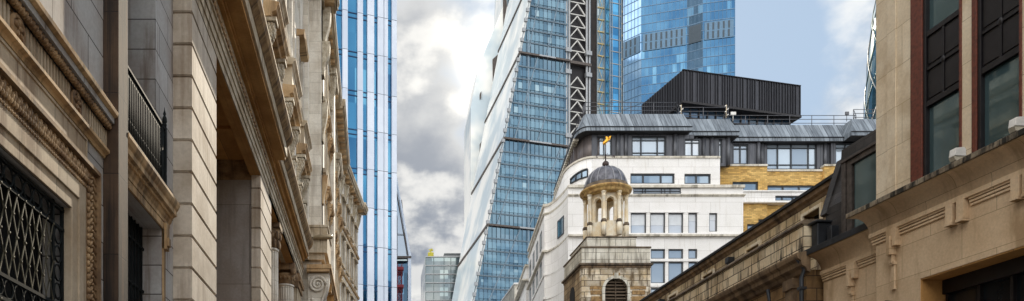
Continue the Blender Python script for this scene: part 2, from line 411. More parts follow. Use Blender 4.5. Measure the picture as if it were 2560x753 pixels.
mb.blob((12.95, ro, 9.02), (.05,.04,.08)); mb.blob((12.98, ro, 9.15), (.035,.03,.06)); mb.build('finial', M['iron'], rl)

def rustic(s0, s1, o0, o1, z1, z_off=12.15, pitch=.7205):
    mb = m(); mb.box(s0+.055, s1-.055, o0, o1-.06, 0, z1)
    z = z_off
    while z+pitch < z1: z += pitch
    zs = []
    while z > .2: zs.append(z); z -= pitch
    top = z1
    for z in zs+[0]:
        a, b = z+.022, top-(.022 if top < z1 else 0)
        # each course has chamfered top and bottom edges
        for (e, za, zb) in ((0, a+.02, b-.02),): mb.box(s0, s1, o0, o1, za, zb)
        mb.box(s0+.02, s1-.02, o0, o1-.02, a, b)
        top = z
    return mb
rustic(16.68, 19.29, -3.0, .425, 12.65).build('rusticated_pier', M['stone_rustic'], B)
rustic(26.9, 29.7, .09, .425, 12.65).build('rusticated_pier', M['stone_rustic'], B)
# recessed bays: back wall, responds, ceiling
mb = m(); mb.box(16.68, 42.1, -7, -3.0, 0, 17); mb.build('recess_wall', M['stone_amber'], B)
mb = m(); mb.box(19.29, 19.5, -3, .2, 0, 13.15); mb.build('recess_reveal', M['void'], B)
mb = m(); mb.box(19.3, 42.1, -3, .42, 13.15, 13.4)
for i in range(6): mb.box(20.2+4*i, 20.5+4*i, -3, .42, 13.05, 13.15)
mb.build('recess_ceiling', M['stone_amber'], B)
for (a, b, mat) in ((27.0, 29.65, 'stone_mould'),):
    mb = m(); mb.box(a, b, -1.85, .08, 0, 12.5); mb.build('respond_pier', stone('respond_stone', (.36,.33,.31), (.28,.24,.21), course=(2.9,9), joint=.01, bvar=.06, streak=.3, scol=(.1,.08,.07)), B)
    mb = m(); P = [(0,12.5),(.02,12.52),(.02,12.58),(-.0,12.6),(.0,12.75),(.05,12.78),(.05,12.84),(.08,12.88),(.13,12.95),(.16,12.97),(.16,13.05),(.2,13.08),(.2,13.15)]
    for i in range(len(P)-1):
        e = max(P[i][0], P[i+1][0]); mb.box(a-e-.01, b, -1.85-e, .09+e, P[i][1], P[i+1][1])
    mb.build('respond_capital', M['stone_carved'], B)
# entablature
def entab(mbs, s0, s1, lip, ds=0.0):
    a, c, k, d, d2 = mbs
    for (o, za, zb) in ((.44, 12.65, 12.86), (.475, 12.86, 13.08), (.51, 13.08, 13.3), (.56, 13.3, 13.36), (.53, 13.36, 13.5), (.5, 13.5, 14.0)): a.box(s0, s1, .05, o, za, zb)
    d2.box(s0+2.9 if s0 < 20 else s0, s1, .04, .41, 12.635, 12.65)  # thin sheet giving the architrave underside the painted amber bounce
    k.box(s0, s1, .0, lip-.07, 14.05, 14.2); k.box(s0, s1, 0, .62, 13.9, 14.05); k.box(s0, s1, 0, .62+.1*(lip-.6), 13.98, 14.06); 
    a.box(s0, s1, lip-.08, lip, 14.17, 14.55)
    c.along_s([(0,14.55),(lip+.02,14.55),(lip+.08,14.62),(lip+.18,14.72),(lip+.24,14.9),(lip+.24,14.98),(0,15.05)], s0, s1)
    s = s0+.1
    while s < s1-.1:
        d.append((s, s+.14, .53, .6, 13.37, 13.49)); s += .27
mbs = [m() for _ in range(5)]; mbs[3] = []; entab(mbs, 16.4, 28.96, 1.15)
mbs[0].box(28.96, 42.1, -.2, .44, 12.65, 12.8)
entab(mbs, 28.96, 42.1, .86)
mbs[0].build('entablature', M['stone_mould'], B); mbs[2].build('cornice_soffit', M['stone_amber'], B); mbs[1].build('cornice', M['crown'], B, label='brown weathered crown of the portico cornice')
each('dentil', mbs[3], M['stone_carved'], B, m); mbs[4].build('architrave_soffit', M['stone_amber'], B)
# columns
def column(s, o, r, zt, ionic, name='portico_column'):
    P = []; n = 20
    mb = m()
    for i in range(n*2):
        a = math.pi*i/n; rr = r*(1 if i % 2 else .93); P.append((s+rr*math.cos(a), o+rr*math.sin(a)))
    mb.along_z(P, 1.0, zt-1.15, False)
    mb.lathe((s, o), [(r*1.08, zt-1.15), (r*1.1, zt-1.1), (r*1.04, zt-1.05)], 20)
    c = mb.build(name, M['stone_pale'], B)
    k = m()
    if ionic:
        k.lathe((s, o), [(r, zt-1.05), (r*1.02, zt-.8), (r*1.2, zt-.62), (r*1.2, zt-.5)], 20)
        for i in range(14):
            a = 2*math.pi*i/14; k.blob((s+r*1.08*math.cos(a), o+r*1.08*math.sin(a), zt-.72), (.07, .07, .13), 6, 5)
        for sx in (-1, 1):
            for ox in (-1, 1):
                k.blob((s+sx*r*1.05, o+ox*r*1.05, zt-.45), (.16, .16, .2), 10, 6)
        k.box(s-r*1.25, s+r*1.25, o-r*1.25, o+r*1.25, zt-.34, zt)
    else:
        k.lathe((s, o), [(r, zt-1.05), (r*.95, zt-.6), (r*1.3, zt-.2)], 16)
        for t_ in range(2):
            for i in range(10):
                a = 2*math.pi*(i+.5*t_)/10; k.blob((s+r*(1.08+.1*t_)*math.cos(a), o+r*(1.08+.1*t_)*math.sin(a), zt-.85+.35*t_), (.1, .1, .2), 6, 5)
        k.box(s-r*1.35, s+r*1.35, o-r*1.35, o+r*1.35, zt-.2, zt)
    k.build('capital', M['stone_carved'], c)
column(32.4, .0, .36, 12.65, False)
column(38.5, -.05, .43, 12.65, True)
mb = m(); mb.box(40.0, 42.1, -3, .42, 0, 12.65); mb.build('end_pier', M['stone_mould'], B)
mb = m()
for i, (o, za, zb) in enumerate(((.5, 11.9, 12.2), (.6, 12.2, 12.45), (.55, 12.45, 12.65))): mb.box(39.9-.02*i, 42.1, .0, o, za, zb)
mb.build('end_pier_capital', M['stone_carved'], B)
# upper storeys above the portico
UO = .5
win = [(27.4+5.75*k, 29.6+5.75*k, 15.3, 18.2) for k in range(-2, 3)] + [(27.5+5.75*k, 29.5+5.75*k, 21.6, 24.6) for k in range(-2, 3)] + [(27.6+5.75*k, 29.4+5.75*k, 26.6, 29.4) for k in range(-2, 3)]
w = m(); w.wall(16.4, 42.4, 14.9, 34, -1, UO, win); w.box(16.4, 42.4, -7, -1.2, 17, 34); w.build('upper_wall', M['stone_pale'], B)
for h in win:
    mb = m(); mb.box(h[0], h[1], UO-.35, UO-.33, h[2], h[3]); p = mb.build('window', M['dark_glass'], B)
    mb = m(); mb.box(h[0], h[1], UO-.33, UO-.28, (h[2]+h[3])/2, (h[2]+h[3])/2+.07); mb.box((h[0]+h[1])/2-.04, (h[0]+h[1])/2+.04, UO-.33, UO-.27, h[2], h[3]); mb.build('sash', M['stone_pale'], p)
def console(mb, s, o, z1, h, w=.4, d=.5):
    """leaf carved bracket hanging under a hood"""
    mb.box(s-w/2-.04, s+w/2+.04, o, o+d+.04, z1-.14, z1)
    n = 9
    prof = [(0, z1-.14), (d, z1-.14)]
    for i in range(n+1):
        f = i/n; prof.append((d*(.95-.62*f+.12*math.sin(f*6)), z1-.14-(h-.14)*f))
    prof.append((0, z1-h)); mb.along_s(prof, s-w/2, s+w/2)
    rows = max(5, int(h/.14))
    for j in range(rows):
        f = (j+.5)/rows; oo = o+d*(.9-.62*f+.1*math.sin(f*6)); z = z1-.2-(h-.25)*f
        for i in range(3): mb.blob((s+(i-1)*w*.33+(w*.12 if j % 2 else 0)*(0 if i == 2 else 1), o+(oo-o)*.98, z), (w*.19, .04, .085), 6, 5)
        for i in range(3):   # scales on the two flanks
            mb.blob((s-w/2, o+(oo-o)*(.2+.3*i+(.12 if j % 2 else 0)), z), (.022, .07*(1-.3*f), .085), 6, 5)
    mb.blob((s, o+d*.2, z1-h-.02), (w*.42, d*.22, .14), 10, 6)
    return mb
for k in range(-2, 3):
    c0 = 28.5+5.75*k; sh = {0: -.1, 1: .0, 2: .1}.get(k, 0)
    mb = m(); a, b = c0-1.65, c0+1.65
    mb.along_s([(UO,18.4),(UO+.3,18.42),(UO+.34,18.55),(UO+.5,18.6),(UO+.52,18.75),(UO+.6,18.86),(UO+.6,18.92),(UO,19.0)], a, b)
    hood = mb.build('window_hood', M['stone_warm'], B, .01)
    mb = m(); mb.box(a+.25, b-.25, UO, UO+.42, 18.95, 19.9); mb.along_s([(UO,19.9),(UO+.45,19.9),(UO+.5,20.0),(UO+.6,20.08),(UO+.6,20.16),(UO,20.3)], a+.1, b-.1); mb.build('attic_block', M['stone_mould'], hood)
    for sgn in (-1, 1):
        mb = m(); console(mb, c0+sgn*1.35, UO, 18.4, 1.35, .42, .46); mb.build('console', M['stone_leaf'], B)
        mb = m(); console(mb, c0+sgn*1.3, UO, 17.0, 1.8, .36, .3); mb.build('carved_drop', M['stone_leaf'], B)
    mb = m(); mb.along_s([(UO,24.75),(UO+.4,24.8),(UO+.45,25.05),(UO,25.1)], c0-1.3, c0+1.3); mb.build('upper_hood', M['stone_warm'], B)
    for sgn in (-1, 1): mb = m(); mb.box(c0+sgn*1.2-.12, c0+sgn*1.2+.12, UO, UO+.14, 21, 24.7); mb.build('window_pilaster', M['stone_pale'], B)
for s in (25.8, 31.4, 37.1):
    mb = m(); mb.box(s-.35, s+.35, UO, UO+.12, 15, 31); mb.box(s-.42, s+.42, UO, UO+.17, 15, 15.6); mb.build('pilaster', M['stone_pale'], B)
mb = m(); mb.along_s([(UO,20.7),(UO+.25,20.75),(UO+.3,21.0),(UO,21.05)], 16.4, 42.4); mb.along_s([(UO,31),(UO+.5,31.1),(UO+.9,31.6),(UO,31.8)], 16.4, 42.4); mb.build('string_course', M['stone_mould'], B)

# ================================================================ LEFT: ornate office building
G = thing('ornate_office_building', 'pale ornate stone building with carved drops and bracketed roof cornice beyond the portico', 'building', (-3.0, 42.5, 0))
rows = [(2.2, 4.6), (6.0, 8.6), (9.8, 12.4), (15.6, 18.4), (20.8, 23.4), (25.6, 28.0)]
rows = [(2.0, 5.0), (7.5, 11.0), (15.6, 19.2), (20.6, 23.6), (25.2, 28.2)]
win = []
for c in (4.6, 7.6, 13.0, 16.2, 19.4, 22.6):
    for (z0, z1) in rows: win.append((c-.75, c+.75, z0, z1))
w = m(); w.wall(.8, 25.9, 0, 29.9, -1, 0, win); w.box(0, 25.9, -10, -1.1, 0, 29.9); w.box(.6, 1.9, -4, 0, 0, 29.9); w.build('wall', M['stone_pale'], G)
for h in win:
    mb = m(); mb.box(h[0], h[1], -.35, -.33, h[2], h[3]); p = mb.build('window', M['dark_glass'], G)
    mb = m(); mb.box(h[0], h[1], -.32, -.27, (h[2]+h[3])/2-.03, (h[2]+h[3])/2+.04); mb.box((h[0]+h[1])/2-.03, (h[0]+h[1])/2+.03, -.33, -.28, h[2], h[3]); mb.build('sash', M['stone_pale'], p)
    if h[2] > 12:
        mb = m(); ring(mb, (h[0], h[1], h[2], h[3]), .16, 0, .07); mb.box(h[0]-.25, h[1]+.25, 0, .22, h[2]-.18, h[2]); mb.build('window_surround', M['stone_mould'], G)
        if h[2] < 24:
            mb = m(); mb.along_s([(0,h[3]+.3),(.3,h[3]+.35),(.38,h[3]+.5),(0,h[3]+.6)], h[0]-.3, h[1]+.3)
            for e in (h[0]-.12, h[1]+.12): console(mb, e, 0, h[3]+.3, .7, .2, .24)
            mb.build('window_hood', M['stone_warm'], G)
# corner pier towards the camera
mb = m(); mb.box(.0, 1.9, -1.35, -.7, 14.2, 29.9); mb.box(.0, 1.9, -8, -1.35, 17, 34); mb.build('corner_pier', M['stone_pale'], G, .02)
mb = m(); console(mb, 2.15, -.68, 29.9, 2.6, .75, .5); mb.build('carved_drop', M['stone_leaf'], G)
mb = m(); console(mb, 1.3, -.7, 27.4, 2.1, .6, .5); mb.build('carved_drop', M['stone_leaf'], G)
mb = m(); console(mb, 1.25, -.7, 23.8, 2.4, .5, .36); mb.build('carved_drop', M['stone_leaf'], G)
mb = m(); mb.along_s([(-.7,24.3),(-.2,24.35),(.0,24.6),(.0,24.8),(-.7,24.9)], .9, 2.6); mb.box(1.0, 2.3, -.7, -.35, 19.6, 20.1); console(mb, 1.4, -.7, 19.6, 1.8, .4, .34); mb.build('niche_hood', M['stone_warm'], G)
# bay and scroll bracket
mb = m(); mb.box(.1, 3.6, -1.0, .38, 14.55, 16.1); mb.box(.05, 3.7, -1.05, .45, 16.0, 16.15); mb.box(.3, 3.6, -1.0, .2, 14.2, 14.6); mb.build('balcony_parapet', M['stone_mould'], G, .02)
mb = m(); mb.box(.0, 26, -.8, .5, 13.45, 13.62); mb.box(-.05, 26, -.8, .62, 13.62, 13.85); mb.build('first_floor_cornice', M['stone_warm'], G)
mb = m()
c = (-.2, 12.75)  # scroll seen from its flank
poly = []
for i in range(25):
    f = i/24; z = 13.4-2.9*f; poly.append((.48-.95*f**1.6+.06*math.sin(f*5), z))
poly = [(-.75, 13.4)]+poly+[(-.75, 10.5)]
mb.along_s(poly, .25, 1.0)
mb.tube([(.2, c[0]+(.5-.44*i/50)*math.cos(i*.3), c[1]+(.5-.44*i/50)*math.sin(i*.3)) for i in range(51)], [.1-.045*i/50 for i in range(51)], 6)
mb.blob((.22, c[0], c[1]), (.08, .07, .07))
mb.tube([(.22, .36-.9*f**1.6, 13.1-2.6*f) for f in [i/12 for i in range(13)]], .08, 6)
mb.tube([(.22, .2-.8*f**1.5, 12.4-2.0*f) for f in [i/12 for i in range(13)]], .04, 6)
for i in range(7): mb.blob((.24, -.5+.06*i, 11.9-.18*i), (.05, .12, .09), 6, 5)
mb.build('scroll_bracket', M['stone_pale'], G)
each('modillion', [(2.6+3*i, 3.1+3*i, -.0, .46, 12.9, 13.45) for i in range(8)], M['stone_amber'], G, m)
# second pier with aedicule
mb = m(); mb.box(9.3, 11.0, -.0, .28, 13.9, 29.9); mb.build('pier', M['stone_pale'], G)
mb = m(); console(mb, 9.0, .05, 29.6, 2.4, .5, .42); mb.box(8.6, 11.5, 0, .5, 29.5, 29.9); mb.build('pier_console', M['stone_leaf'], G)
mb = m(); mb.along_s([(0,25.6),(.5,25.65),(.62,25.9),(.62,26.1),(0,26.2)], 13.4, 17.2); console(mb, 13.8, 0, 25.6, 2.6, .5, .48); console(mb, 16.8, 0, 25.6, 2.6, .5, .4); mb.build('aedicule', M['stone_leaf'], G)
mb = m(); mb.along_s([(0,19.9),(.2,19.95),(.24,20.15),(0,20.2)], 1.9, 25.9); mb.along_s([(0,24.2),(.16,24.25),(.2,24.45),(0,24.5)], 1.9, 25.9); mb.build('string_course', M['stone_mould'], G)
def eaves(T, parts):
    for (a, b, lip) in parts:
        mb = m(); mb.box(a, b, -1, lip-.1, 30.05, 30.22); mb.box(a, b, -1, .12, 29.6, 30.05); mb.along_s([(-1,30.22),(lip,30.22),(lip+.02,30.4),(lip+.1,30.55),(lip+.1,30.72),(-1,31.0)], a, b)
        c = mb.build('roof_cornice', M['stone_mould'], T)
        each('modillion', [(a+.3+1.15*i, a+.64+1.15*i, .12, lip-.14, 29.82, 30.05) for i in range(int((b-a-.3)/1.15))], M['stone_warm'], c, m)
eaves(G, [(.0, 2.9, .86), (2.9, 14.5, .55), (14.5, 25.9, .8)])

# last building of the row, turned towards the right
F3 = Frame(-3.06, 68.42, .126)
G3 = thing('corner_office_building', 'weathered stone building with bracketed eaves at the far end of the left row', 'building', (-3.06, 68.42, 0), F3.rot)
win = []
for c in (1.6, 4.2, 6.8, 9.4):
    for (z0, z1) in [(2.0, 5.0), (7.5, 10.6), (12.6, 15.4), (17.2, 19.8), (21.6, 24.2), (25.8, 27.8)]: win.append((c-.6, c+.6, z0, z1))
w = m(); w.wall(0, 11.7, 0, 29.9, -.9, 0, win); w.box(.0, 11.7, -9, -1, 0, 29.9); w.build('wall', M['stone_pale'], G3)
for h in win:
    mb = m(); mb.box(h[0], h[1], -.35, -.33, h[2], h[3]); p = mb.build('window', M['dark_glass'], G3)
    mb = m(); mb.box(h[0]-.14, h[0], 0, .08, h[2], h[3]); mb.box(h[1], h[1]+.14, 0, .08, h[2], h[3]); mb.box(h[0]-.25, h[1]+.25, 0, .26, h[3], h[3]+.25); mb.box(h[0]-.2, h[1]+.2, 0, .18, h[2]-.2, h[2]); mb.build('window_surround', M['stone_mould'], G3)
mb = m()
for z in (11.6, 16.3, 20.7, 25.0): mb.along_s([(0,z),(.14,z+.03),(.2,z+.22),(0,z+.3)], 0, 11.7)
mb.build('string_course', M['stone_warm'], G3)
for s in (.4, 2.9, 5.5, 8.1, 10.9):
    mb = m(); console(mb, s, 0, 29.6, 1.7, .45, .4); mb.build('eaves_console', M['stone_leaf'], G3)
eaves(G3, [(0, 10.3, .75), (10.3, 12.3, .95)])
# lamp on a bracket arm over the bracketed balcony
L = thing('street_lamp', 'long tubular lamp on a bracket arm projecting from the stone facade on the left', 'lamp', (-3.0, 42.5, 0))
mb = m(); mb.bar((.0, -.75, 15.35), (.0, -.2, 15.4), .06); mb.build('bracket_arm', M['iron'], L)
mb = m(); mb.tube([(-.02, -.45, 15.36), (-.02, -.3, 15.4), (-.02, .45, 15.42), (-.02, .66, 15.42), (-.02, .72, 15.42)], [.05, .13, .15, .12, .03], 10); mb.build('lamp_body', plain('weathered_lamp_metal', (.35,.28,.18), .4, .5), L)
# ================================================================ more materials
M['d_stone'] = stone('sandy_cladding_stone', (.80,.62,.42), (.66,.48,.30), course=(.9,1.9), joint=.006, bvar=.12, jcol=(.3,.2,.1), streak=.6, scol=(.30,.18,.08), sx=1.2, patch=.7)
M['d_upper'] = stone('buff_upper_stone', (.84,.73,.56), (.72,.59,.42), course=(1.1,1.9), joint=.008, bvar=.14, jcol=(.4,.3,.18), streak=.5, scol=(.45,.32,.18), sx=1.0, sz=.6, patch=.8)
M['d_drip'] = stone('mossy_drip_stone', (.34,.28,.20), (.16,.12,.08), streak=1.0, scol=(.02,.017,.012), slo=.44, shi=.56, sx=7, sz=1, patch=3)
M['granite'] = plain('red_brown_granite', (.13,.030,.015), .4, 0, .35, 12)
M['black_frame'] = plain('black_metal_panel', (.012,.010,.012), .45, .2, .3)
M['street_glass'] = plain('street_window_glass', (.07,.12,.13), .03, .3, .12, .4, spec=.9)
M['lead'] = plain('lead_capping', (.025,.028,.034), .5, .3, .4, 2)
M['slate'] = stone('roof_slate', (.07,.065,.065), (.03,.027,.027), course=(.22,.35), joint=.012, bvar=.4, jcol=(.02,.02,.02), rough=.6, bump=.6)
M['zinc_frame'] = plain('weathered_zinc_frame', (.085,.07,.062), .55, .2, .35, 5)
M['church_ash'] = stone('church_parapet_ashlar', (.82,.71,.52), (.64,.50,.31), course=(.36,.8), joint=.018, bvar=.3, jcol=(.08,.055,.035), streak=1, scol=(.02,.014,.01), slo=.5, shi=.60, sx=4.5, sz=.5)
M['church_wall'] = stone('church_wall_stone', (.40,.25,.11), (.22,.13,.055), course=(.42,.9), joint=.015, bvar=.25, jcol=(.05,.03,.02), streak=.8, scol=(.04,.025,.015), sx=2)
M['church_cope'] = stone('church_coping', (.20,.15,.10), (.09,.065,.045), streak=.8, scol=(.02,.016,.012), patch=3)
M['church_mould'] = stone('church_cornice', (.27,.18,.10), (.13,.085,.05), streak=.8, scol=(.03,.02,.014), patch=2)
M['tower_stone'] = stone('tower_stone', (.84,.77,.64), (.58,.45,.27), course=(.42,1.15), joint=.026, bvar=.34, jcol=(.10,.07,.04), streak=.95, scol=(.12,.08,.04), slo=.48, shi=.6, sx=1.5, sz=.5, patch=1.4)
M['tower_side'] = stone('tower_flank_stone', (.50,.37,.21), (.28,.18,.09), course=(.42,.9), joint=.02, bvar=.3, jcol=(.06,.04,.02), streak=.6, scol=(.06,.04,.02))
M['tower_band'] = stone('tower_grey_stone', (.80,.77,.68), (.62,.58,.48), course=(.5,1.1), joint=.014, bvar=.12, streak=.7, scol=(.10,.08,.05), slo=.48, shi=.6)
M['tower_patch'] = stone('tower_rough_stone', (.45,.28,.12), (.20,.12,.05), patch=4, bump=.9)
M['lantern'] = stone('lantern_stone', (.88,.82,.69), (.80,.65,.42), streak=.6, scol=(.10,.06,.03), slo=.52, shi=.62, sx=3, patch=2)
M['lantern_ring'] = stone('lantern_cornice', (.62,.42,.16), (.36,.20,.07), streak=.6, scol=(.06,.04,.025), patch=4)
M['dome_lead'] = plain('dome_lead', (.13,.13,.15), .5, .45, .5, 2.5)
M['old_metal'] = plain('dark_bronze', (.06,.04,.035), .45, .4, .3)
M['gilt'] = plain('gilding', (.80,.42,.05), .35, .8, .15)
M['white_stone'] = stone('white_portland_stone', (.90,.89,.88), (.85,.84,.82), course=(1.15,2.9), joint=.012, bvar=.05, jcol=(.5,.47,.44), streak=.5, scol=(.52,.47,.39), slo=.52, shi=.68)
M['white_cope'] = stone('stained_white_coping', (.72,.68,.60), (.52,.48,.40), streak=.7, scol=(.18,.16,.12), slo=.50, shi=.6, sx=1.5, patch=2)
M['brick'] = stone('yellow_stock_brick', (.74,.50,.17), (.60,.37,.10), course=(.14,.42), joint=.012, bvar=.4, jcol=(.36,.24,.10), bump=.2)
M['zinc'] = seam_metal('zinc_roof', (.065,.08,.10), (.36,.41,.46), .46, .14, .5, .3, 1.0)
M['zinc_dark'] = seam_metal('dark_zinc_cladding', (.055,.058,.07), (.13,.135,.15), .55, 0, .45)
M['zinc_brown'] = seam_metal('brown_zinc_cladding', (.10,.085,.085), (.20,.17,.16), .7, 0, .45)
M['pane_white'] = panels('cloud_white_pane', 1.4, 9, (.62,.65,.70), (.78,.79,.82), .08, .35)  # whitish base stands for bright cloud reflected in the glass
M['pane_grey'] = panels('grey_window_pane', 1.2, 9, (.34,.41,.48), (.52,.58,.64), .06, .55)
M['win_frame'] = plain('dark_window_frame', (.03,.035,.042), .4, .2)
M['rail'] = plain('roof_rail_metal', (.12,.12,.13), .4, .6)
M['white_paint'] = plain('white_painted_metal', (.78,.76,.72), .5)

# ================================================================ RIGHT: sandy stone building with black windows
FD = Frame(14.69, 21.6, -.0876, -1)
Dn = thing('shop_building', 'sandy stone building with tall black and red framed windows, nearest on the right', 'building', (14.69, 21.6, 0), FD.rot)
m = lambda: MB(-1, True)
S = FD.s_at
ow = []   # upper windows (s0, s1)
for (a, b) in ((2278, 2405), (2431, 2556)): ow.append((S(0, b), S(0, a)))
ow.append((ow[1][0]-(ow[0][0]-ow[1][0]), ow[1][1]-(ow[0][0]-ow[1][0])))
ow.append((ow[2][0]-3.2, ow[2][1]-3.2))
zb_, zt_ = 9.4, 20
lo = (-7.6, S(0, 2300), 0, 7.04)
w = m(); w.wall(-14, 0, 0, 9.3, -.9, 0, [lo]); w.box(-14, 0, -9, -.92, 0, 9.3)
w.build('lower_wall', M['d_stone'], Dn); w = m(); w.wall(-14, 0, 9.3, 22, -.45, -.0, [(a, b, 9.3, 21) for a, b in ow]); w.box(-14, 0, -9, -.6, 9.3, 22)
w.box(-.75, -.45, 0, .035, 9.3, 22)
w.box(-60, -14, -9, 0, 0, 22)
w.build('upper_wall', M['d_upper'], Dn)
ledge = [(S(0, 2307)-S(0, 2278), S(0, 2405)-S(0, 2399.5)), (S(0, 2443)-S(0, 2431), .06), (.2, .06), (.3, .06)]
for (a, b), (l_, r_) in zip(ow, ledge):
    for (x, y) in ((b+l_, b), (a, a-r_)) if False else ((b-abs(l_), b), (a, a+abs(r_))):
        mb = m(); mb.box(x, y, -.3, .03, zb_, 21); mb.build('granite_jamb', M['granite'], Dn, .01)
for i, (a, b) in enumerate(ow):
    fr = m(); a2, b2 = a+abs(ledge[i][1]), b-abs(ledge[i][0])
    for (x, y) in ((a2, a2+.035), (b2-.09, b2)): fr.box(x, y, -.28, -.005, zb_, 21)
    for (z0, z1) in ((11.6, 13.62), (17.6, 19.6)):
        fr.box(a2, b2, -.12, -.075, z0, z1); c = (a2+b2-.05)/2; zc_ = (z0+z1)/2
        for (p, q) in ((z0, z0+.14), (z1-.14, z1)): fr.box(a2, b2, -.2, -.02, p, q)
        fr.box(c-.035, c+.035, -.12, -.03, z0, z1); fr.box(a2, b2, -.12, -.03, zc_-.035, zc_+.035)
        fr.blob((c, -.04, zc_), (.07, .04, .1), 8, 6)
        w4 = (b2-a2)*.19
        for sx in (-1, 1):
            for sz in (-1, 1): fr.box(c+sx*(w4+.05)-w4, c+sx*(w4+.05)+w4, -.1, -.05, zc_+sz*.46-.34, zc_+sz*.46+.34)
    f = fr.build('window', M['black_frame'], Dn, .006)
    g = m(); g.box(a2+.02, b2-.05, -.16, -.12, zb_, 21); g.build('pane', M['street_glass'], f)
# cove: concave sweep between wall and drip stone
def cove(T, s0, s1, ob, os_, z0, z1, mat, drip, end):
    P = [(ob-.3, z0)]; n = 12; 
    pts = []
    for i in range(n+1):
        a = math.pi/2*i/n; pts.append((.12+(os_-.12)*(1-math.cos(a)), z0+.0+(z1-z0)*math.sin(a)))
    # sweep with a mitred return at the far end
    V = []; F = []
    for (o, z) in pts: V += [(s0, ob+o, z), (s1+o*end, ob+o, z), (s1+o*end, ob-.5, z)]
    for i in range(n):
        for j in range(2): F.append((3*i+j, 3*i+j+1, 3*i+j+4, 3*i+j+3))
    mb = m(); mb.add(V, F, True); mb.box(s0, s1+.1*end, ob-.4, ob+.1, z0, z1)
    mb.add([(s0,ob-.5,z1),(s0,ob+os_,z1),(s1+os_*end,ob+os_,z1),(s1+os_*end,ob-.5,z1)], [(0,1,2,3)])
    return mb
cove(Dn, -14, 0, 0, .50, 8.78, 9.36, None, None, 1).build('cove', M['d_stone'], Dn)
mb = m(); mb.box(-14, .52, -.4, .55, 9.362, 9.50); mb.box(-14, .45, -.4, .48, 9.50, 9.54)
mb.build('drip_course', M['d_drip'], Dn, .015)
mb = m(); mb.box(-14, .13, -.3, .13, 8.66, 8.78); mb.build('cove_moulding', M['d_stone'], Dn)
# ribbed bands between the stepped drops
drops = [S(0, 2240), S(0, 2386), S(0, 2414), S(0, 2552), S(0, 2582)]
step = drops[1]-drops[3]
drops += [drops[3]-step, drops[4]-step, drops[3]-2*step, drops[4]-2*step]
drops = sorted(set(drops))
def ribs(T, segs, o, ztop):
    mb = m()
    for a, b in segs:
        for i in range(3): mb.box(a, b, o, o+.09-.022*i, ztop-.08*(i+1)+.025, ztop-.08*i)
    mb.build('ribbed_band', M['d_stone'], T, .004)
ribs(Dn, [(S(0,2225), .1), (drops[-2]+.17, drops[-1]-.17), (drops[-4]+.17, drops[-3]-.17), (-12, drops[-5]-.2)], 0, 8.66)
def tassel(T, s, o, z, full, k=1.0):
    mb = m()
    if full:
        mb.box(s-.17, s+.17, o, o+.17, z-.34*k, z); mb.box(s-.17, s-.06, o, o+.18, z-.5*k, z-.3*k)
        mb.box(s-.02, s+.1, o, o+.22, z-.72*k, z-.2*k); mb.box(s+.02, s+.14, o, o+.12, z-.95*k, z-.2*k)
        mb.box(s-.03, s+.13, o, o+.1, z-1.0*k, z-.9*k); mb.box(s+.0, s+.1, o, o+.06, z-1.62*k, z-.9*k); mb.box(s-.02, s+.12, o, o+.08, z-1.7*k, z-1.62*k)
    else:
        mb.box(s-.1, s+.1, o, o+.17, z-.52, z); mb.box(s-.1, s+.1, o, o+.2, z-.56, z-.48)
    mb.build('stepped_drop', M['d_stone'], T, .006)
tassel(Dn, S(0, 2240), 0, 8.66, True)
for s in drops[:-1]: tassel(Dn, s, 0, 8.66, False)
# shop opening
mb = m(); mb.box(lo[0], lo[1], -.85, -.8, 0, 7.04); p = mb.build('shop_window', M['dark_glass'], Dn)
mb = m()
for s in (lo[1]-.05, lo[1]-1.0, lo[1]-1.9, lo[1]-3.8, lo[1]-5.0): mb.box(s-.08, s, -.8, -.7, 0, 7.0)
mb.box(lo[0], lo[1], -.8, -.62, 6.62, 7.03); mb.build('shopfront_frame', M['black_frame'], p)
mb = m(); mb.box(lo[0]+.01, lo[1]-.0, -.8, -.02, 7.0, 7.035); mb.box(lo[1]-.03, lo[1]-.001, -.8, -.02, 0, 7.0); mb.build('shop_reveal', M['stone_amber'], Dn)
mb = m(); mb.box(-.62, -.5, 0, .14, 6.3, 6.62); mb.along_o([(-.62,6.62),(-.5,6.62),(-.5,6.7),(-.62,6.66)], 0, .14); mb.build('sensor_box', M['black_frame'], Dn)
# flood lights on the ledge
def flood(label, px, dz=0):
    s = S(.33, px); T = thing('flood_light', label, 'floodlight', tuple(Vector((14.69, 21.6, 0))+Matrix.Rotation(FD.rot, 3, 'Z') @ Vector((-.33, s, 9.54))), FD.rot, 'floodlights on the stone ledge')
    mb = MB(-1, True); mb.along_s([(-.15,.02),(.13,.02),(.17,.12),(-.15,.12)], -.08, .08); mb.build('base', plain('grubby_white_metal', (.55,.5,.4), .5, 0, .3), T, .006)
    mb = MB(-1, True); mb.along_s([(-.15,.135),(.16,.135),(.13,.33),(-.1,.36),(-.15,.3)], -.09, .09); mb.box(-.05, .05, -.02, .02, 0, .135)
    mb.build('lamp_housing', M['white_paint'], T, .008)
flood('small white floodlight box on the stained ledge below the first black window from the left', 2394)
flood('white floodlight box on the stained ledge at the right edge of the photo', 2545)

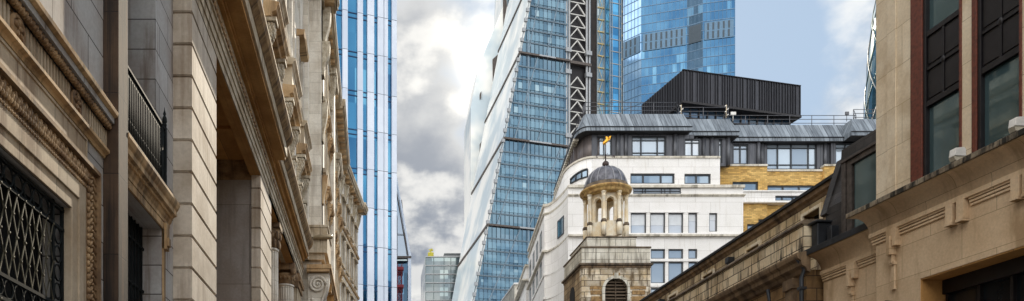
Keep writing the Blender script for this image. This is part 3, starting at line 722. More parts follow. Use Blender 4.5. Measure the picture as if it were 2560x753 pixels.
# ---- lower neighbour with dormer
D2 = thing('dormer_house', 'lower sandy stone house with slate mansard and zinc framed dormer beside the church', 'building', (14.69, 21.6, 0), FD.rot)
ob = -.45; e2 = 2.82
mb = m(); mb.box(0, e2, -8, ob, 0, 8.9); mb.build('wall', M['d_stone'], D2)
cove(D2, -.1, e2-.12, ob, .50, 8.45, 9.0, None, None, .75).build('cove', M['d_stone'], D2)
mb = m(); mb.box(-.1, e2+.25, ob-.4, ob+.53, 9.0, 9.2); mb.box(.0, e2+.25, ob-.3, ob+.3, 9.2, 9.24); mb.build('lead_capping', M['lead'], D2, .01)
mb = m(); mb.box(-.1, e2+.02, ob-.3, ob+.12, 8.33, 8.45); mb.build('cove_moulding', M['d_stone'], D2)
sc_ = S(ob, 2137)
ribs(D2, [(.0, sc_-.2), (sc_+.2, e2)], ob, 8.33)
tassel(D2, sc_, ob, 8.33, True)
# dormer
od = ob-.15
a0, a1 = -.0, FD.s_at(od, 2103)
zt = FD.z_at(od, 2103.6, 407); g0 = FD.s_at(od, 2126)
mb = m(); mb.box(a0, g0, od-.6, od-.14, 9.2, zt-.2)
for (x, y) in ((g0, a1), ): mb.box(x, (x+y)/2, od-.8, od-.03, 9.2, zt); mb.box((x+y)/2+.03, y, od-.8, od, 9.2, zt)
mb.box(a0, g0, od-.6, od-.02, zt-.22, zt); mb.box(a0, a1, od-.8, od+.04, zt-.05, zt+.03); mb.box(a0, g0, od-.5, od-.02, 9.2, 9.34)
dm = mb.build('dormer', M['zinc_frame'], D2, .01)
mb = m(); mb.box(a0, g0-.05, od-.13, od-.1, 9.3, zt-.2); mb.build('window_pane', M['street_glass'], dm)
mb = m(); mb.along_s([(od+.0, zt+.03), (od-.05, zt+.06), (od-1.8, zt+1.0), (od-1.8, zt+.03)], a0, a1); 
mb.along_s([(od-.0, zt+.02), (od-.03, zt+.42), (od-.4, zt+.5), (od-.4, zt+.02)], a0, a1+.02); mb.build('dormer_roof', M['slate'], D2)
# mansard gable: sloping slate edge down to the gutter
def o_at(s, px):
    q = (px-VX)/FOC; ax, ay = FD.O[0]+s*FD.d[0], FD.O[1]+s*FD.d[1]; o = (ax-q*ay)/(q*FD.n[1]-FD.n[0]); return o, ay+o*FD.n[1]
se = e2+.2
(oA, yA), (oB, yB) = o_at(se, 2064), o_at(se, 2106)
zA_, zB_ = WZ(524, yA), WZ(402, yB)
mb = m(); mb.along_s([(oA, 9.22), (oA, zA_), (oB, zB_), (oB-3, zB_+.15), (oB-3, 9.22)], a1+.02, se); mb.build('mansard_roof', M['slate'], D2)
mb = m(); mb.bar((se, oA+.03, zA_-.2), (se, oB+.03, zB_), .28, .14); mb.build('roof_verge', M['slate'], D2)
mb = m(); mb.box(e2-.05, e2+.25, ob-.3, ob+.25, 9.24, 10.05); mb.box(e2-.12, e2+.3, ob-.35, ob+.34, 10.05, 10.13); mb.box(e2-.42, e2-.2, ob-.25, ob+.05, 9.24, 9.85); mb.build('lead_box_gutter', M['lead'], D2, .03)

# ================================================================ RIGHT: church
FE = Frame(14.4, 0, 0, -1)
E = thing('church', 'old soot stained stone church with parapet and small clerestory openings on the right', 'church', (14.4, 0, 0))
y0, y1 = 24.75, 57.0
w = m(); w.box(y0, y1, -2.4, -.1, 0, 8.6); w.build('aisle_wall', M['church_wall'], E)
w = m(); w.box(y0, y1, -.6, -.02, 9.15, 10.12); w.build('parapet', M['church_ash'], E)
mb = m(); mb.along_s([(-.65,10.12),(.04,10.12),(.07,10.17),(.02,10.26),(-.65,10.3)], y0-.03, y1); mb.build('parapet_coping', M['church_cope'], E)
mb = m(); mb.along_s([(-.1,8.45),(.02,8.5),(.06,8.62),(.2,8.7),(.22,8.84),(.33,8.92),(.36,9.03),(.36,9.1),(-.1,9.17)], y0-.25, y1); mb.build('cornice', M['church_mould'], E, .01)
for i in range(9):
    s = y0+.5+3.6*i
    mb = m(); mb.box(s, s+.5, -.12, .06, 0, 8.45); mb.box(s-.05, s+.55, -.12, .12, 8.1, 8.45); mb.build('pilaster', M['church_mould'], E)
    mb = m(); n = 10; c = s+2.05; P = [(c-.8, 2.5), (c+.8, 2.5)]+[(c+.8*math.cos(math.pi*k/n), 6.4+.8*math.sin(math.pi*k/n)) for k in range(n+1)]
    mb.along_o(P, -.12, -.06); mb.build('arched_window', M['dark_glass'], E)
mb = m(); mb.tube([(y0-.1, .12, 0), (y0-.1, .12, 8.3), (y0-.1, .02, 8.6), (y0-.1, .3, 9.0)], .07, 8)
for z in (2, 4, 6, 7.9): mb.box(y0-.2, y0, 0, .21, z, z+.09)
mb.build('drain_pipe', M['lead'], E)
for s in (26.6, 29.6):
    mb = m(); mb.tube([(s, .12, 0), (s, .12, 7.8), (s, .2, 8.4)], .06, 8); mb.box(s-.12, s+.12, 0, .26, 7.7, 7.95); mb.build('drain_pipe', M['lead'], E)
# clerestory
co_ = -2.6; cwin = []
for px in (2031, 1884, 1777.5, 1690):
    s = FE.s_at(co_, px); cwin.append((s-.55, s+.55, 11.05, 11.95))
step = cwin[1][0]-cwin[0][0]
cwin = [(cwin[0][0]+step*k, cwin[0][0]+1.1+step*k, 11.02, 11.92) for k in range(0, 7)]
w = m(); w.wall(y0-.3, y1, 9.5, 12.25, co_-.6, co_, cwin); w.build('clerestory_wall', stone('clerestory_stone', (.74,.62,.42), (.56,.43,.24), course=(.36,.8), joint=.018, bvar=.3, jcol=(.10,.07,.045), streak=.9, scol=(.10,.06,.035), slo=.48, shi=.6, sx=2, sz=.4), E)
for h in cwin:
    mb = m(); ring(mb, h, .12, co_, co_+.07); mb.box(h[0]-.12, h[1]+.12, co_, co_+.09, h[2]-.12, h[2]); mb.build('clerestory_frame', M['lantern'], E)
    mb = m(); mb.box(h[0], h[1], co_-.45, co_-.4, h[2], h[3]); p = mb.build('clerestory_window', M['dark_glass'], E)
    mb = m(); mb.tube([((h[0]+h[1])/2+.4*math.cos(a), co_-.36, h[2]+.35*math.sin(a)) for a in [math.pi*i/10 for i in range(11)]], .05, 6); mb.build('arch_head', M['church_mould'], p)
mb = m(); mb.along_s([(co_-.3,12.22),(co_+.02,12.25),(co_+.06,12.35),(co_+.16,12.42),(co_+.18,12.52),(co_+.22,12.56),(co_-.3,12.62)], y0-.3, y1); mb.build('eaves_moulding', M['church_mould'], E)
mb = m(); mb.along_s([(co_-.3,12.62),(co_+.26,12.6),(co_+.28,12.7),(co_-2,13.0),(co_-7,13.4),(co_-7,12.62)], y0-.3, y1); mb.build('roof', M['lead'], E)
w = m(); w.box(y0-.3, y1, -14, co_-.6, 0, 12.6); w.build('nave', M['church_wall'], E)
for px in (1827, 1655):
    s = FE.s_at(co_+.1, px); mb = m(); mb.box(s-.16, s+.16, co_, co_+.3, 11.75, 12.0); mb.box(s-.11, s+.11, co_, co_+.24, 11.5, 11.75); mb.tube([(s, co_+.12, 10.3), (s, co_+.12, 11.55)], .06, 8); mb.build('rain_hopper', M['lead'], E)

# ================================================================ RIGHT: church tower
TY = 54.0
tx0, tx1 = WX(1454, TY), WX(1626, TY); tcx = (tx0+tx1)/2; tcy = TY+2.5
T = thing('church_tower', 'stone church tower with pillared cupola, lead dome and golden weather vane', 'tower', (tcx, tcy, 0))
m = lambda: MB(1, False, (tcx, tcy, 0))
Zt = lambda py: WZ(py, TY)
ac, ar, asp = WX(1540, TY), .82, Zt(724)      # belfry arch
def arch(cx, r, zs, z0, n=12): return [(cx+r*math.cos(math.pi*k/n), zs+r*math.sin(math.pi*k/n)) for k in range(n+1)]+[(cx-r, z0), (cx+r, z0)]
w = m()
# front wall with arched opening
z0 = 12.6; V = [(tx0, TY, 0), (tx1, TY, 0), (tx1, TY, Zt(668)), (tx0, TY, Zt(668))]
w.box(tx0, ac-ar, TY, TY+.5, 0, Zt(668)); w.box(ac+ar, tx1, TY, TY+.5, 0, Zt(668)); w.box(ac-ar, ac+ar, TY, TY+.5, 0, z0)
n = 12
for k in range(n):
    a, b = math.pi*k/n, math.pi*(k+1)/n
    P = [(ac+ar*math.cos(a), asp+ar*math.sin(a)), (ac+ar*math.cos(a), Zt(668)), (ac+ar*math.cos(b), Zt(668)), (ac+ar*math.cos(b), asp+ar*math.sin(b))]
    w.along_y(P, TY, TY+.5)
w.build('front_wall', M['tower_stone'], T)
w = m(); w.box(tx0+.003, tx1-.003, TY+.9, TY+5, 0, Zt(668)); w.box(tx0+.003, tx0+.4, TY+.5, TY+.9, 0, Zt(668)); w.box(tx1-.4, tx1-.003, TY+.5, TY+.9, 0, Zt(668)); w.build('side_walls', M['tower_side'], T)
mb = m()
O_ = arch(ac, ar+.2, asp, z0); I_ = arch(ac, ar, asp, z0)
for k in range(n+1):
    j = k+1
    if k == n: mb.along_y([I_[n], O_[n], O_[n+1], I_[n+1]], TY-.08, TY+.1); continue
    mb.along_y([I_[k], O_[k], O_[j], I_[j]], TY-.08, TY+.1)
mb.along_y([I_[0], O_[0], O_[n+2], I_[n+2]], TY-.08, TY+.1)
mb.box(ac-.14, ac+.14, TY-.13, TY+.1, asp+ar-.05, asp+ar+.38); mb.build('belfry_arch', M['tower_band'], T)
mb = m(); mb.along_y(arch(ac, ar, asp, z0), TY+.42, TY+.46); lv = mb.build('belfry_opening', M['void'], T)
mb = m(); z = z0+.1
while z < asp+ar-.1:
    hw = ar if z < asp else math.sqrt(max(.01, ar*ar-(z-asp+.1)**2)); mb.along_y([(ac-hw, z), (ac+hw, z), (ac+hw, z+.05), (ac-hw, z+.05)], TY+.12, TY+.16)
    mb.add([(ac-hw, TY+.1, z), (ac+hw, TY+.1, z), (ac+hw, TY+.32, z+.16), (ac-hw, TY+.32, z+.16), (ac-hw, TY+.1, z+.05), (ac+hw, TY+.1, z+.05), (ac+hw, TY+.32, z+.21), (ac-hw, TY+.32, z+.21)], [(0,1,2,3),(4,5,6,7),(0,1,5,4),(1,2,6,5),(2,3,7,6),(3,0,4,7)])
    z += .24
mb.box(ac-.03, ac+.03, TY+.08, TY+.14, z0, asp+ar); mb.build('louvres', stone('louvre_timber', (.14,.10,.065), (.08,.055,.035)), lv)
# side arch
mb = m(); cy_ = TY+2.5; P = [(cy_+.7*math.cos(math.pi*k/10), 15.4+.7*math.sin(math.pi*k/10)) for k in range(11)]+[(cy_-.7, 12.6), (cy_+.7, 12.6)]
mb.prism(P, lambda t_, a, b: (t_, a, b), tx0-.03, tx0+.1); mb.build('side_opening', M['void'], T)
# rough replaced blocks beside the arch
rs = random.Random(3)
for (sx, x0_, x1_) in ((-1, WX(1476, TY), WX(1505, TY)), (1, WX(1575, TY), WX(1614, TY))):
    for i, (p0, p1) in enumerate(((716, 724), (726, 737), (741, 753), (757, 770))):
        mb = m(); mb.box(x0_+rs.uniform(-.1, .15), x1_-rs.uniform(-.1, .15), TY-.035, TY+.1, Zt(p1), Zt(p0)); mb.build('rough_stone', M['tower_patch'], T, .03)
mb = m(); mb.box(ac-.2, ac+.3, TY-.02, TY+.1, Zt(690), Zt(682)); mb.build('rough_stone', M['tower_patch'], T)
def slab(name, ov, p0, p1, mat, bev=.03, x0=tx0, x1=tx1, ya=TY, yb=TY+5):
    mb = m(); mb.box(x0-ov, x1+ov, ya-ov, yb+ov, Zt(p1), Zt(p0)); return mb.build(name, mat, T, bev)
slab('string_course', .05, 664, 670, M['church_mould']); slab('string_course', .17, 658.5, 664, M['church_cope'])
slab('parapet', -.01, 620, 658.5, M['tower_band'], .01); slab('parapet_coping', .06, 616.5, 620.5, M['church_cope'])
px0, px1 = WX(1470, TY), WX(1591, TY)
mb = m(); mb.box(tx0+.42, tx1-1.0, TY+.1, TY+4.6, Zt(617), Zt(593)); mb.build('lantern_plinth', M['tower_band'], T, .03)
mb = m(); mb.box(tx0+.36, tx1-.94, TY+.02, TY+4.7, Zt(593), Zt(590.5)); mb.build('plinth_coping', M['church_cope'], T, .02)
# cupola (octagonal lantern, paired arches and columns)
LY = TY+2.5; lcx = WX(1514, LY); Zl = lambda py: WZ(py, LY); u = LY/FOC
r_in, r_col = 42*u, 49*u
z_b, z_c, z_t = Zl(592)-.3, Zl(566), Zl(497)
for k in range(8):
    a0_ = 2*math.pi*(k+.5)/8+math.pi/8*0; 
    # wall panel between columns with arched opening
    aL, aR = 2*math.pi*k/8+math.pi/8, 2*math.pi*(k+1)/8+math.pi/8
    pL = Vector((math.cos(aL), math.sin(aL)))*r_in; pR = Vector((math.cos(aR), math.sin(aR)))*r_in
    Wd = (pR-pL).length; dv = (pR-pL)/Wd; nv = Vector((dv.y, -dv.x))
    mb = m(); fn = lambda t_, a, z: (lcx+pL.x+dv.x*a-nv.x*t_, LY+pL.y+dv.y*a-nv.y*t_, z)
    hw = Wd*.29; c = Wd/2; zs = z_t-.28-hw
    mb.prism([(0,z_b),(Wd,z_b),(Wd,z_c+.05),(0,z_c+.05)], fn, 0, .3)
    mb.prism([(0,z_c),(c-hw,z_c),(c-hw,z_t+.1),(0,z_t+.1)], fn, 0, .25); mb.prism([(c+hw,z_c),(Wd,z_c),(Wd,z_t+.1),(c+hw,z_t+.1)], fn, 0, .25)
    for j in range(8):
        a, b = math.pi*j/8, math.pi*(j+1)/8
        mb.prism([(c+hw*math.cos(a), zs+hw*math.sin(a)), (c+hw*math.cos(a), z_t+.1), (c+hw*math.cos(b), z_t+.1), (c+hw*math.cos(b), zs+hw*math.sin(b))], fn, 0, .25)
        mb.prism([(c+hw*math.cos(a), zs+hw*math.sin(a)), (c+(hw+.1)*math.cos(a), zs+(hw+.1)*math.sin(a)), (c+(hw+.1)*math.cos(b), zs+(hw+.1)*math.sin(b)), (c+hw*math.cos(b), zs+hw*math.sin(b))], fn, -.05, .0)
    mb.build('lantern_arch', M['lantern'], T)
for k in range(8):
    a = 2*math.pi*k/8+math.pi/8; cx_, cy_ = lcx+r_col*math.cos(a), LY+r_col*math.sin(a)
    mb = m(); mb.lathe((cx_, cy_), [(.19, z_b), (.19, z_c-.15), (.17, z_c-.14), (.17, z_c), (.15, z_c+.02), (.128, z_t-.32), (.16, z_t-.28), (.17, z_t-.22), (.13, z_t-.2), (.17, z_t-.06), (.2, z_t-.04), (.2, z_t+.08)], 12)
    cl_ = mb.build('lantern_column', M['lantern'], T)
    mb = m(); mb.lathe((cx_, cy_), [(.19, z_c-.16), (.215, z_c-.12), (.215, z_c-.0), (.18, z_c+.04), (.16, z_c+.1)], 12); mb.build('stained_base', M['church_cope'], cl_)
rr = 62*u
mb = m(); mb.lathe((lcx, LY), [(r_in*.9, z_t+.04), (r_col+.2, z_t+.05), (r_col+.22, z_t+.2), (rr-.12, z_t+.32), (rr, z_t+.38), (rr+.02, z_t+.5), (rr-.08, z_t+.56), (r_in*.9, z_t+.6)], 40); mb.build('lantern_cornice', M['lantern_ring'], T)
mb = m(); mb.lathe((lcx, LY), [(rr-.1, z_t+.55), (rr-.12, z_t+.62), (54*u, z_t+.7), (54*u, z_t+.85)], 40); mb.build('lead_skirt', M['church_cope'], T)
dz0, dz1, dr = z_t+.74, Zl(419), 51.5*u
prof = [(dr*math.cos(a), dz0+(dz1-dz0)*math.sin(a)) for a in [math.pi/2*i/12 for i in range(13)]]; prof[-1] = (.02, dz1)
mb = m(); mb.lathe((lcx, LY), prof, 40); dome = mb.build('dome', M['dome_lead'], T)
mb = m()
for k in range(16):
    a = 2*math.pi*k/16+.1; mb.tube([(lcx+(r+.012)*math.cos(a), LY+(r+.012)*math.sin(a), z+.01) for r, z in prof[:-1]], .035, 6)
mb.build('dome_ribs', plain('worn_lead_rolls', (.3,.3,.32), .5, .4), dome)
zz0 = Zl(403); mb = m(); mb.lathe((lcx, LY), [(.3, dz1-.05), (.16, dz1+.06), (.1, dz1+.2)], 14); mb.blob((lcx, LY, Zl(411)), (8.2*u, 8.2*u, 8.2*u), 16, 10); mb.tube([(lcx, LY, zz0), (lcx, LY, Zl(372)), (lcx, LY, Zl(345))], [.05, .035, .03], 8)
vane = mb.build('finial_ball', M['old_metal'], T)
mb = m(); za = Zl(391)
mb.bar((lcx-.72, LY, za), (lcx+.55, LY, za), .02); mb.bar((lcx, LY-.6, za), (lcx, LY+.6, za), .02)
mb.build('direction_arms', M['old_metal'], vane)
def stroke_letters(letter, cx_, cz, h):
    mb = m(); w_ = h*.32; 
    S_ = {'N': [(-1,-1,-1,1),(-1,1,1,-1),(1,-1,1,1)], 'C': [(1,.9,-.6,1),(-.9,.8,-1,-.8),(-.6,-1,1,-.9)], 'S': [(1,1,-1,1),(-1,1,-1,0),(-1,0,1,0),(1,0,1,-1),(1,-1,-1,-1)]}[letter]
    for (a, b, c, d) in S_: mb.bar((cx_+a*w_, LY-.03, cz+b*h/2), (cx_+c*w_, LY-.03, cz+d*h/2), .04)
    mb.build('direction_letter', M['old_metal'], vane)
stroke_letters('C', WX(1492, LY), za, .2); stroke_letters('N', WX(1534, LY), za, .2)
# gilded creature: a winged dragon body seen from the side
mb = m(); f = lambda x, y: (WX(x, LY), LY, Zl(y))
mb.tube([f(1508, 362), f(1511, 358), f(1515, 354), f(1518, 349), f(1517, 344), f(1514, 342)], [.03, .09, .14, .13, .09, .04], 8)
mb.tube([f(1508, 362), f(1508, 357), f(1510, 353)], [.03, .05, .02], 6)
for dy in (-.1, .1):
    P = [f(1517, 352), f(1524, 350), f(1527, 341), f(1521, 343), f(1519, 347)]
    mb.add([(x, y+dy*(i in (1, 2, 3)), z) for i, (x, y, z) in enumerate(P)]+[(x, y+dy*(i in (1, 2, 3))+.02, z) for i, (x, y, z) in enumerate(P)], [(0,1,2,3,4),(5,6,7,8,9)]+[(i, (i+1) % 5, (i+1) % 5+5, i+5) for i in range(5)])
mb.tube([f(1512, 357), f(1514, 363)], .04, 6)
mb.build('gilded_weather_vane', M['gilt'], vane)
# ================================================================ white stone office behind the tower
HY0 = 70.0
H = thing('white_stone_office', 'white stone and yellow brick office building with curved corner and ribbed zinc roof', 'building', (WX(1470, 70), 70, 0))
hoff = (WX(1470, 70), 70, 0)
m = lambda: MB(1, False, hoff)
def X(px, Y=HY0): return WX(px, Y)
def Z(py, Y=HY0): return WZ(py, Y)
kS = .105   # street side slope dX/dY
BR = random.Random(11)
M['blind'] = plain('roller_blind', (.62,.65,.68), .35, .1, .05)
def window(Y, x0, x1, z0, z1, cols=(), rows=(), fw=.1, pane='pane_white', depth=.22, name='window', parent=None, sill=False):
    """frame with mullions + one pane sheet, set into an opening whose face is at Y"""
    mb = m(); y0, y1 = Y+depth-.1, Y+depth
    for b in ((x0, x0+fw, z0, z1), (x1-fw, x1, z0, z1), (x0+fw, x1-fw, z0, z0+fw), (x0+fw, x1-fw, z1-fw, z1)): mb.box(b[0], b[1], y0, y1, b[2], b[3])
    for c in cols: xc = x0+(x1-x0)*c; mb.box(xc-fw/2, xc+fw/2, y0-.01, y1, z0+fw*.9, z1-fw*.9)
    for r in rows: zc = z0+(z1-z0)*r; mb.box(x0+fw*.9, x1-fw*.9, y0+.01, y1-.005, zc-fw*.35, zc+fw*.35)
    f = mb.build(name, M['win_frame'], parent or H)
    if pane == 'pane_white' and depth > .21 and (z1-z0) > 1.2:
        bl = m(); hh = (z1-z0)*BR.choice((.22, .3, .34, .5)); bl.box(x0+fw, x1-fw, y1-.012, y1+.008, z1-fw-hh, z1-fw); bl.build('blind', M['blind'], f)
    g = m(); g.box(x0+.02, x1-.02, y1+.01, y1+.04, z0+.02, z1-.02); g.build('pane', M[pane], f)
    return f
# --- plan curves
def curve_low(off=0.0, n=10):
    """plan polyline of the lower block, from the front right end round the concave corner and down the side street"""
    P = [(X(1858)+0, HY0-off)]
    x0 = X(1420); P.append((x0-off*0, HY0-off))
    xe, ye = WX(1361, 75), 75.0
    for i in range(1, n+1):
        a = math.pi/2*i/n; P.append((x0-(x0-xe)*(1-math.cos(a))-off*math.sin(a)*.0, HY0-off+(ye-HY0)*math.sin(a)))
    P[-1] = (xe-off, ye-off)
    P.append((xe-off+kS*15, ye+15)); return P
def ribbon(P, z0, z1, mat, name, close_to=None, holes=None, parent=None):
    """solid block under a plan polyline (closed at the back)"""
    mb = m(); poly = P+(close_to or [(P[-1][0]+10, P[-1][1]), (P[0][0], P[-1][1])])
    mb.along_z(poly, z0, z1); return mb.build(name, mat, parent or H)
zA = Z(463)    # top of the lower block coping
# lower block front wall is split so that windows are real openings
fw_ = []
ws = [(1577,1616,532,587), (1625.5,1663.5,532,587), (1671,1708.5,532,587), (1721,1743.5,532,587), (1773,1793.5,532.5,579)]
low = [(1627,1663,622.5,647), (1671,1708.5,622.5,647), (1721,1743.5,622.5,647), (1627,1663,654.5,708), (1671,1708.5,654.5,708), (1721,1743.5,654.5,708), (1627,1663,720,765), (1671,1708.5,720,765), (1721,1743.5,720,765)]
for r in range(1, 5):
    for (a, b) in ((1577,1616), (1627,1663), (1671,1708.5), (1721,1743.5)): low.append((a, b, 720+100*r-70, 765+100*r-40))
low += [(1577,1616,622.5,647), (1577,1616,654.5,708), (1577,1616,720,765)]
holes = [(X(a), X(b), Z(d), Z(c)) for a, b, c, d in ws+low]
band = (X(1583), X(1702), Z(485), Z(470.6))
w = m(); w.wall(X(1420), X(1858), 0, zA-.28, HY0+.6, HY0, holes+[(band[0], band[1], band[2], band[3])])
w.build('front_wall', M['white_stone'], H)
w = m(); P = curve_low(); w.along_z([(X(1858), HY0+.62)]+[(X(1420), HY0+.62)]+[(X(1420), HY0+.3)]+P[2:-1]+[(P[-1][0], P[-1][1]), (X(1858), P[-1][1])], 0, zA-.28)
w.along_z([(X(1420), HY0+.001), (X(1420), HY0+.5)]+[P[3]]+[P[2]], 0, zA-.28)
w.build('street_wall', M['white_stone'], H)
for i, (a, b, c, d) in enumerate(ws+low):
    window(HY0, X(a), X(b), Z(d), Z(c), fw=.09, pane='pane_white' if i < 5 else 'pane_grey', rows=())
window(HY0, band[0], band[1], band[2], band[3], cols=(.2, .26, .6, .67, .78), rows=(.5,), fw=.035, pane='pane_white', depth=.1)
for (a, b, c, d) in ws[:4]:
    mb = m(); mb.box(X(a)-.12, X(b)+.12, HY0-.06, HY0, Z(c), Z(c)+.1); mb.build('window_head', M['white_stone'], H)
# copings and string courses follow the plan
def course(off, z0, z1, mat, name='string_course', x_end=None):
    P = curve_low(off); 
    if x_end: P[0] = (x_end, P[0][1])
    Q = curve_low(-.3); Q[0] = (P[0][0], Q[0][1])
    mb = m(); n = len(P)
    V = [(x, y, z0) for x, y in P]+[(x, y, z1) for x, y in P]+[(x, y, z0) for x, y in Q]+[(x, y, z1) for x, y in Q]
    F = []
    for i in range(n-1): F += [(i, i+1, n+i+1, n+i), (2*n+i, 2*n+i+1, 3*n+i+1, 3*n+i), (n+i, n+i+1, 3*n+i+1, 3*n+i), (i, i+1, 2*n+i+1, 2*n+i)]
    F += [(0, n, 3*n, 2*n), (n-1, 2*n-1, 4*n-1, 3*n-1)]
    mb.add(V, F); return mb.build(name, mat, H)
course(.18, zA-.28, zA-.02, M['white_cope'], 'parapet_coping', X(1858)+.1)
course(.08, Z(492), Z(489), M['white_cope'], x_end=X(1858)+.1); course(.16, Z(489), Z(486.5), M['white_cope'], x_end=X(1858)+.2)
course(.16, Z(588), Z(584), M['white_stone'], x_end=X(1858)); 
course(.3, Z(592.5), Z(588.2), M['white_cope'], x_end=X(1858)); course(.12, Z(718), Z(712), M['white_stone'], x_end=X(1858)); course(.1, Z(654), Z(648), M['white_stone'], x_end=X(1750))
course(.14, Z(855), Z(846), M['white_cope'])
mb = m(); mb.tube([(X(1583), HY0-.03, Z(476)), (X(1702), HY0-.03, Z(476))], .02, 6); mb.tube([(X(1583), HY0-.03, Z(481)), (X(1703), HY0-.03, Z(481))], .025, 6); mb.build('band_rail', M['win_frame'], H)
# window in the concave corner and the side street
def wall_window(x, y, dx, dy, w_, z0, z1, cols=1):
    d = Vector((dx, dy)).normalized(); nrm = Vector((-abs(d.y), -abs(d.x)*1)) if dx > 0 else Vector((-d.y, d.x))
    nrm = Vector((-d.y, d.x)); 
    if nrm.x > 0: nrm = -nrm
    if abs(d.x) > abs(d.y) and nrm.y > 0: nrm = -nrm
    fn = lambda a, b, z: (x+d.x*a+nrm.x*b, y+d.y*a+nrm.y*b, z)
    mb = m()
    def bx(a0, a1, b0, b1, c0, c1):
        mb.add([fn(a0,b0,c0),fn(a1,b0,c0),fn(a1,b1,c0),fn(a0,b1,c0),fn(a0,b0,c1),fn(a1,b0,c1),fn(a1,b1,c1),fn(a0,b1,c1)], [(0,3,2,1),(4,5,6,7),(0,1,5,4),(1,2,6,5),(2,3,7,6),(3,0,4,7)])
    f_ = .12
    bx(0, f_, -.1, .03, z0, z1); bx(w_-f_, w_, -.1, .03, z0, z1); bx(f_, w_-f_, -.1, .03, z0, z0+f_); bx(f_, w_-f_, -.1, .03, z1-f_, z1)
    for c in range(1, cols): bx(w_*c/cols-.04, w_*c/cols+.04, -.1, .035, z0, z1)
    f = mb.build('window', M['win_frame'], H)
    mb = m(); bx(f_, w_-f_, -.1, .012, z0+f_, z1-f_); mb.build('pane', M['street_glass'], f)
xe, ye = WX(1361, 75), 75.0
def cpt(deg): a = R(deg); x0 = X(1420); return Vector((x0-(x0-xe)*(1-math.cos(a)), HY0+5*math.sin(a)))
p0, p1 = cpt(37), cpt(15); dv = p1-p0
wall_window(p0.x-.03, p0.y, dv.x, dv.y, dv.length, Z(590, 72), Z(545, 72), 1)
for s in range(4):
    for (z0, z1) in ((Z(590, 75)-.6, Z(545, 75)-.6), (Z(690, 75), Z(640, 75)), (Z(790, 75), Z(740, 75)), (Z(890,75), Z(840,75))):
        wall_window(xe+kS*(2+3.4*s)-.01, ye+2+3.4*s, kS, 1, 1.7, z0, z1, 2)
# --- upper white storey with convex rounded corner
UY = 70.3
def curve_up(off=0.0, n=12, x_end=None):
    x0 = X(1482, UY); R_ = 3.6
    P = [(x_end or X(1800, UY), UY-off), (x0, UY-off)]
    xs = WX(1405, 74.6)
    for i in range(1, n+1):
        a = math.pi/2*i/n; P.append((x0-(x0-xs+off)*math.sin(a), UY-off+(3.6+off)*(1-math.cos(a))))
    P.append((P[-1][0]+kS*13, P[-1][1]+13)); return P
zB = Z(392, UY)
ub = [(1576,1687,433.5,459.5), (1711,1777.5,434.5,460)]
hol = [(X(a, UY), X(b, UY), Z(d, UY), Z(c, UY)) for a, b, c, d in ub]
w = m(); w.wall(X(1482, UY), X(1800, UY), zA-1.5, zB-.15, UY+.6, UY, hol); w.build('upper_front_wall', M['white_stone'], H)
P = curve_up(); w = m()
w.along_z([(X(1800, UY), UY+.62), (X(1482, UY), UY+.62), (X(1482, UY), UY+.002)]+P[2:]+[(X(1800, UY), P[-1][1])], zA-1.5, zB-.15, True); w.build('rounded_corner', M['white_stone'], H)
w = m(); w.box(X(1800, UY)-.3, X(1800, UY), UY+.002, UY+6, zA-1.5, zB-.15); w.build('end_wall', M['white_stone'], H)
window(UY, *hol[0], cols=(.3, .7), fw=.12, pane='pane_grey'); window(UY, *hol[1], cols=(.47,), fw=.12, pane='pane_grey')
def ring_course(curve, off, back, z0, z1, mat, name, **kw):
    P = curve(off, **kw); Q = curve(-back, **kw); n = len(P); mb = m()
    V = [(x, y, z0) for x, y in P]+[(x, y, z1) for x, y in P]+[(x, y, z0) for x, y in Q]+[(x, y, z1) for x, y in Q]; F = []
    for i in range(n-1): F += [(i, i+1, n+i+1, n+i), (2*n+i, 2*n+i+1, 3*n+i+1, 3*n+i), (n+i, n+i+1, 3*n+i+1, 3*n+i), (i, i+1, 2*n+i+1, 2*n+i)]
    F += [(0, n, 3*n, 2*n), (n-1, 2*n-1, 4*n-1, 3*n-1)]
    mb.add(V, F); return mb.build(name, mat, H)
ring_course(curve_up, .1, .8, zB-.15, zB+.03, M['white_cope'], 'upper_coping')
# corner window follows the curve
def arc_window(curve, i0, i1, off, z0, z1, arch=0.0):
    P = curve(off)[i0:i1+1]; n = len(P)
    def top(i): 
        f = i/(n-1); return z1-arch*(f**2)
    mb = m(); V = [(x, y, z0) for x, y in P]+[(P[i][0], P[i][1], top(i)) for i in range(n)]
    mb.add(V, [(i, i+1, n+i+1, n+i) for i in range(n-1)]); g = mb.build('corner_window', M['pane_grey'], H)
    mb = m(); P2 = curve(off+.03)[i0:i1+1]
    mb.tube([(P2[i][0], P2[i][1], top(i)) for i in range(n)], .1, 6); mb.tube([(x, y, z0) for x, y in P2], .07, 6)
    for i in (0, n-1, n//3, 2*n//3): mb.tube([(P2[i][0], P2[i][1], z0), (P2[i][0], P2[i][1], top(i))], .07, 6)
    mb.build('frame', M['win_frame'], g)
arc_window(curve_up, 3, 9, .04, Z(459, 72), Z(432, 71.2), .3)
